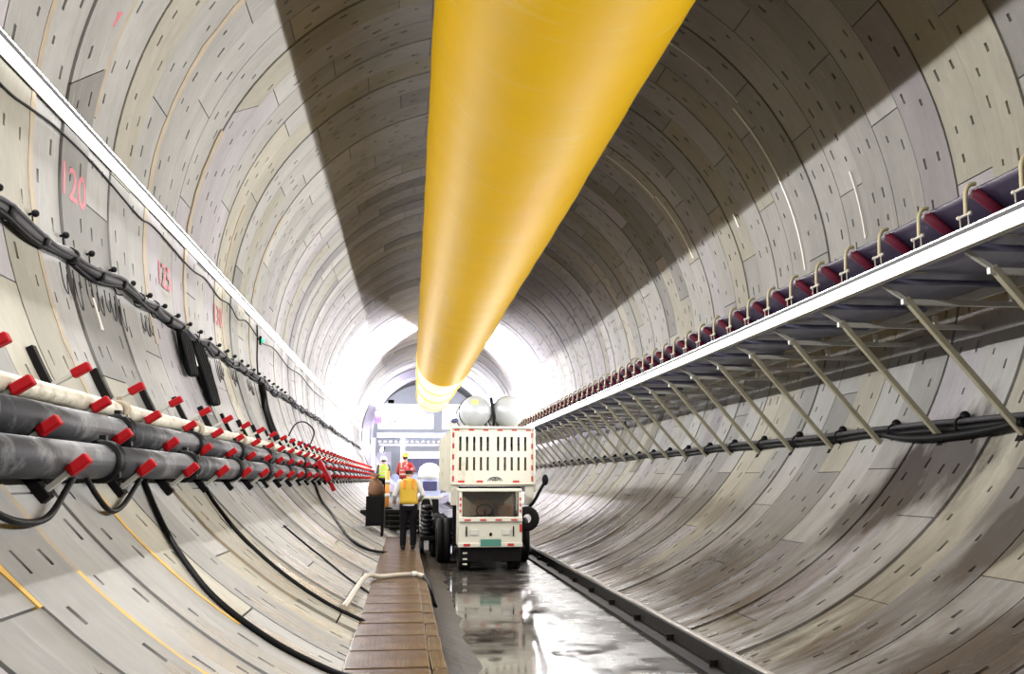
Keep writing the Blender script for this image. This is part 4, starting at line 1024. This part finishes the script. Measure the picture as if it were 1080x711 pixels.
# ------------------------------------------------------------------ far end: platform, carts, gantry
pf = thing('work_platform', 'dark steel work platform the far workers stand on, beyond the man in yellow', 'platform', (-.4, 40, .7))
off(MB().box((-.42, 47, PZ - .05), (1.9, 40, .10)).obj('deck', 'rail_steel', pf, bev=.01))
mb = MB()
for y in (27.3, 32, 38, 44, 50, 56, 62):
    for x in (-1.05, .45): mb.bar((x, y, PZ - .1), (x, y, .72 if x < 0 else FZ), .10, .10, (0, 1, 0))
off(mb.obj('post', 'black_steel', pf)) if False else None
for y in (27.3, 35, 44, 54, 64):
    for x in (-.58, .42): off(MB().bar((x, y, PZ - .1), (x, y, .62 if x < 0 else FZ), .10, .10, (0, 1, 0)).obj('leg', 'black_steel', pf))
for k, z in enumerate((.66, .80, .95)):
    off(MB().box((-.12, 26.2 + k * .30, z), (1.0, .30, .05)).obj('stair_tread', 'rail_steel', pf))
off(MB().box((-.08, 27.1, .80), (.86, .05, .55)).obj('riser_board', 'black_steel', pf))
kb = thing('equipment_cabinet', 'black cabinet against the left wall beside the man in yellow', 'cabinet', (-.85, 23.4, .9))
off(MB().box((-.80, 23.4, 1.22), (.46, .9, .74)).obj('body', 'black_steel', kb, bev=.02)); off(MB().box((-.80, 22.94, 1.22), (.38, .02, .62)).obj('door', 'black_rubber', kb, bev=.008))
mb = MB(); mb.bar((-.62, 23.1, .85), (-.62, 23.1, .50), .06, .06, (0, 1, 0)); mb.bar((-.62, 23.7, .85), (-.62, 23.7, .50), .06, .06, (0, 1, 0)); off(mb.obj('stand', 'black_steel', kb))
bgt = thing('canvas_bag', 'brown bag sitting on the black cabinet at the end of the pipes', 'bag', (-.85, 23.4, 1.59))
mbs = MB().loft([((-.80, 23.4, 1.595), .19, .26), ((-.80, 23.4, 1.66), .23, .30), ((-.81, 23.4, 1.80), .19, .26), ((-.79, 23.4, 1.93), .16, .21), ((-.84, 23.38, 2.02), .07, .09), ((-.84, 23.38, 2.06), .065, .08), ((-.85, 23.37, 2.15), .13, .12)], 26)
mbs.v = [(x + .03 * sin(9 * y + 14 * z), y + .025 * sin(11 * x + 17 * z), z + (.02 * sin(13 * x + 9 * y) if z > 1.62 else 0)) for x, y, z in mbs.v]
off(mbs.obj('sack', 'brown_bag', bgt))
off(MB().tube([(-.86 + .065 * cos(a), 23.38 + .075 * sin(a), 2.05) for a in [2 * pi * i / 16 for i in range(16)]], .012, 6, closed=True).obj('tie', 'orange_paint', bgt))
op = thing('safety_post', 'orange and white post standing left of the man in yellow', 'post', (-.60, 27.6, PZ))
mb = MB()
off(MB().tube([(-.60, 27.6, PZ), (-.60, 27.6, PZ + 1.15)], .07, 12).obj('tube', 'orange_paint', op)); off(MB().lathe([(.001, 0), (.18, 0), (.16, .05), (.07, .06)], (-.60, 27.6, PZ), 'z', 16).obj('foot', 'black_rubber', op))
for z in (.35, .75): off(MB().tube([(-.60, 27.6, PZ + z), (-.60, 27.6, PZ + z + .12)], .074, 12).obj('white_band', 'off_white', op))
# small white machine on wheels
mc = thing('service_cart', 'white round-topped service cart with blue-grey body between the men and the truck', 'cart', (.72, 30, FZ))
off(MB().loft([((.74, 30, 2.02), .40, .5), ((.74, 30, 2.22), .39, .5), ((.74, 30, 2.40), .33, .42), ((.74, 30, 2.52), .20, .26), ((.74, 30, 2.56), .06, .08)], 22).obj('hood', 'helmet_white', mc))
off(MB().box((.76, 30, 1.72), (.66, .9, .58)).obj('body', 'blue_steel', mc, bev=.05)); off(MB().box((.74, 29.62, 1.80), (.46, .2, .30)).obj('window', 'navy', mc, bev=.02))
off(MB().box((.74, 29.6, 1.42), (.82, .16, .10)).obj('bumper', 'off_white', mc, bev=.02)); off(MB().box((.74, 30, 1.0), (.60, 1.0, .72)).obj('chassis', 'black_steel', mc, bev=.03))
for x in (.46, 1.02):
    for y in (29.7, 30.4): off(MB().lathe([(.1, -.08), (.36, -.08), (.40, -.05), (.40, .05), (.36, .08), (.1, .08)], (x, y, FZ + .40), 'x', 20).obj('wheel', 'tyre', mc))

tr = thing('hose_trolley', 'dark wheeled trolley heaped with black hoses between the walkway and the truck', 'trolley', (.50, 22.6, FZ))
off(MB().box((.50, 22.6, .62), (.34, 2.0, .10)).obj('bed', 'black_steel', tr, bev=.01))
for x in (.38, .62):
    for y in (21.9, 23.3): off(MB().lathe([(.05, -.04), (.20, -.04), (.225, -.02), (.225, .02), (.20, .04), (.05, .04)], (x, y, FZ + .225), 'x', 18).obj('wheel', 'tyre', tr))
off(MB().tube(smoothpath([(.36, 23.5, .66), (.36, 23.6, 1.4), (.50, 23.62, 1.52), (.64, 23.6, 1.4), (.64, 23.5, .66)], 5), .022, 8).obj('handle', 'galv', tr))
for k in range(7):
    z = .72 + k * .10; hw = .13 - .006 * k; r0 = random.Random(k)
    off(MB().tube(smoothpath([(.50 + hw * cos(a) + r0.uniform(-.015, .015), 22.55 + (.78 - .05 * k) * sin(a), z + r0.uniform(-.02, .02)) for a in [2 * pi * i / 14 for i in range(15)]], 3), .052, 8).obj('hose_coil', 'black_rubber', tr))
GY = 70.5
g = thing('gantry', 'pale steel machine gantry closing the bright far end of the tunnel', 'gantry', (CX, GY, FZ))
def annulus(r0, r1, y, t, n=72):
    mb = MB(); vs, fs = [], []
    for i in range(n):
        a = 2 * pi * i / n
        for (r, yy) in ((r0, y), (r1, y), (r1, y + t), (r0, y + t)): vs.append((CX + r * sin(a), yy, CZ + r * cos(a)))
    for i in range(n):
        for j in range(4): fs.append((4 * i + j, 4 * i + (j + 1) % 4, 4 * ((i + 1) % n) + (j + 1) % 4, 4 * ((i + 1) % n) + j))
    return mb.add(vs, fs)
off(annulus(R - .05, R - .62, GY, .6).obj('ring_frame', 'lavender', g))
off(annulus(R - .62, R - .86, GY + .6, .5).obj('ring_frame', 'pale_steel', g))
mb = MB(); mb.box((CX, GY + .2, 5.45), (8.6, .7, .45)); off(mb.obj('deck_beam', 'blue_steel', g, bev=.03))
mb = MB(); mb.box((CX, GY + .1, 4.70), (8.2, .4, .22)); off(mb.obj('deck_beam', 'lavender', g, bev=.02))
for x in (-2.7, -.4, 3.4, 5.8): off(MB().box((x, GY + .1, 2.7), (.34, .34, 5.1)).obj('column', 'pale_steel', g, bev=.02))
off(MB().box((-1.9, GY + 1.2, 2.6), (1.2, .9, 3.2)).obj('machine_cabinet', 'lavender', g, bev=.04)); off(MB().box((1.6, GY + 1.4, 3.2), (3.2, .9, 1.2)).obj('machine_cabinet', 'navy', g, bev=.04))
off(MB().box((.8, GY + 1.4, 1.8), (4.8, .6, 1.3)).obj('machine_cabinet', 'blue_steel', g, bev=.04))
off(MB().box((-2.35, GY - .3, 6.85), (.55, .2, 1.0)).obj('notice_board', 'purple_panel', g, bev=.02))
off(MB().box((-.2, GY + .9, 7.0), (4.4, .2, 2.0)).obj('lit_housing', 'lit_screen', g, bev=.02))
off(MB().box((4.2, GY + .9, 7.0), (3.0, .2, 2.0)).obj('lit_housing', 'lit_screen', g, bev=.02))
off(MB().box((1.7, GY + .9, 3.95), (4.4, .15, .55)).obj('lit_housing', 'lit_screen', g, bev=.02))
for i in range(14): off(MB().box((-2.2 + i * .42, GY - .12, 4.95), (.2, .1, .12)).obj('indicator_lamp', 'lit_screen', g))
off(MB().lathe([(1.0, 0), (1.0, 4.5), (1.15, 4.6), (.001, 4.6)], (DX, 66, DZ), 'y', 32).obj('air_intake', 'pale_steel', g))
bk = MB(); n = 64
bk.add([(CX + (R + .05) * sin(2 * pi * i / n), Y_FAR - .4, CZ + (R + .05) * cos(2 * pi * i / n)) for i in range(n)], [tuple(range(n))])
structure(bk.obj('wall_back', 'pale_steel'))
# gantry floodlights, plus an added pair hidden by the duct to whiten far walls
fl_spots = [(.75, 52, 10.35, (-1, -.16, -.35)), (2.9, 52, 10.35, (1, -.16, -.35)), (-1.2, 69.6, 6.6, (-.5, -.5, 1)), (4.6, 69.6, 6.6, (.5, -.5, 1)), (-2.0, 69.6, 4.3, (-1, -.4, .2)), (5.2, 69.6, 4.3, (1, -.4, .2))]
FP = 3200.
for i, (x, y, z, d) in enumerate(fl_spots):
    names = ['added out of sight above the far duct end, facing the left wall', 'added out of sight above the far duct end, facing the right wall', 'above the gantry deck on the left', 'above the gantry deck on the right', 'under the gantry deck on the left', 'under the gantry deck on the right']
    t = thing('floodlight', 'glaring white floodlight %s' % names[i], 'floodlight', (x, y, z))
    dv = Vector(d).normalized(); o = MB().bar(Vector((x, y, z)) - dv * .10, Vector((x, y, z)), .62, .42); off(o.obj('housing', 'black_steel', t, bev=.02))
    o = MB().bar(Vector((x, y, z)), Vector((x, y, z)) + dv * .02, .54, .34); off(o.obj('lens', 'flood', t))
    if y < 65:
        off(MB().bar((x, y + .0, z + .15), (x, y + .0, CZ + sqrt(R * R - (x - CX) ** 2) - .02), .06, .06, (0, 1, 0)).obj('wall_arm', 'galv', t))
    else: off(MB().bar((x, y + .1, z), (x, GY + .1, z - .2), .06, .06).obj('wall_arm', 'galv', t))
    area('flood_lamp', Vector((x, y, z)) + dv * .06, dv, .54, .34, FP * (3.2 if i < 2 else .3 if i < 4 else .1), (.92, .89, 1.0), 145)
# lamps inside the gantry lighting the lining behind it
for x, z in ((-1.5, 8.6), (5.0, 8.6)):
    t = thing('work_lamp', 'white work lamp high inside the gantry on the %s' % ('left' if x < 0 else 'right'), 'lamp', (x, 76, z))
    off(MB().bar((x, 76, z), (x, 76.1, z), .5, .3).obj('housing', 'black_steel', t)); off(MB().bar((x, 76.1, z), (x, 76.12, z), .44, .24).obj('lens', 'flood', t))
    wx, wz = bore(-52 if x < 0 else 52, R); off(MB().bar((x, 76.05, z), (wx, 76.05, wz), .05, .05).obj('bracket', 'galv', t))
    area('work_lamp_light', (x, 76.16, z), (0, 1, -.15), .44, .24, 230, (.93, .94, 1), 180)

# ------------------------------------------------------------------ world, camera, view
w = bpy.data.worlds.new('tunnel_air'); bpy.context.scene.world = w; w.use_nodes = True
w.node_tree.nodes['Background'].inputs['Color'].default_value = (.35, .33, .30, 1); w.node_tree.nodes['Background'].inputs['Strength'].default_value = .006
cd = bpy.data.cameras.new('camera'); co = bpy.data.objects.new('camera', cd); C.objects.link(co)
cd.sensor_width = 36; cd.lens = 929.68 * 36 / 1080; cd.clip_start = .05; cd.clip_end = 300
yaw, pitch = .116676, .1603
F = Vector((sin(yaw) * cos(pitch), cos(yaw) * cos(pitch), sin(pitch))); Rv = Vector((cos(yaw), -sin(yaw), 0)); U = Rv.cross(F)
mw = Matrix((Rv, U, -F)).transposed().to_4x4(); mw.translation = CAM; co.matrix_world = mw
sc = bpy.context.scene; sc.camera = co
sc.view_settings.view_transform = 'Standard'; sc.view_settings.look = 'None'; sc.view_settings.gamma = 1; sc.view_settings.exposure = 0; sc.view_settings.use_curve_mapping = False
sc.cycles.max_bounces = 6; sc.cycles.diffuse_bounces = 4; sc.cycles.glossy_bounces = 3; sc.cycles.transparent_max_bounces = 8
sc.cycles.use_denoising = True; sc.cycles.sample_clamp_indirect = 6.
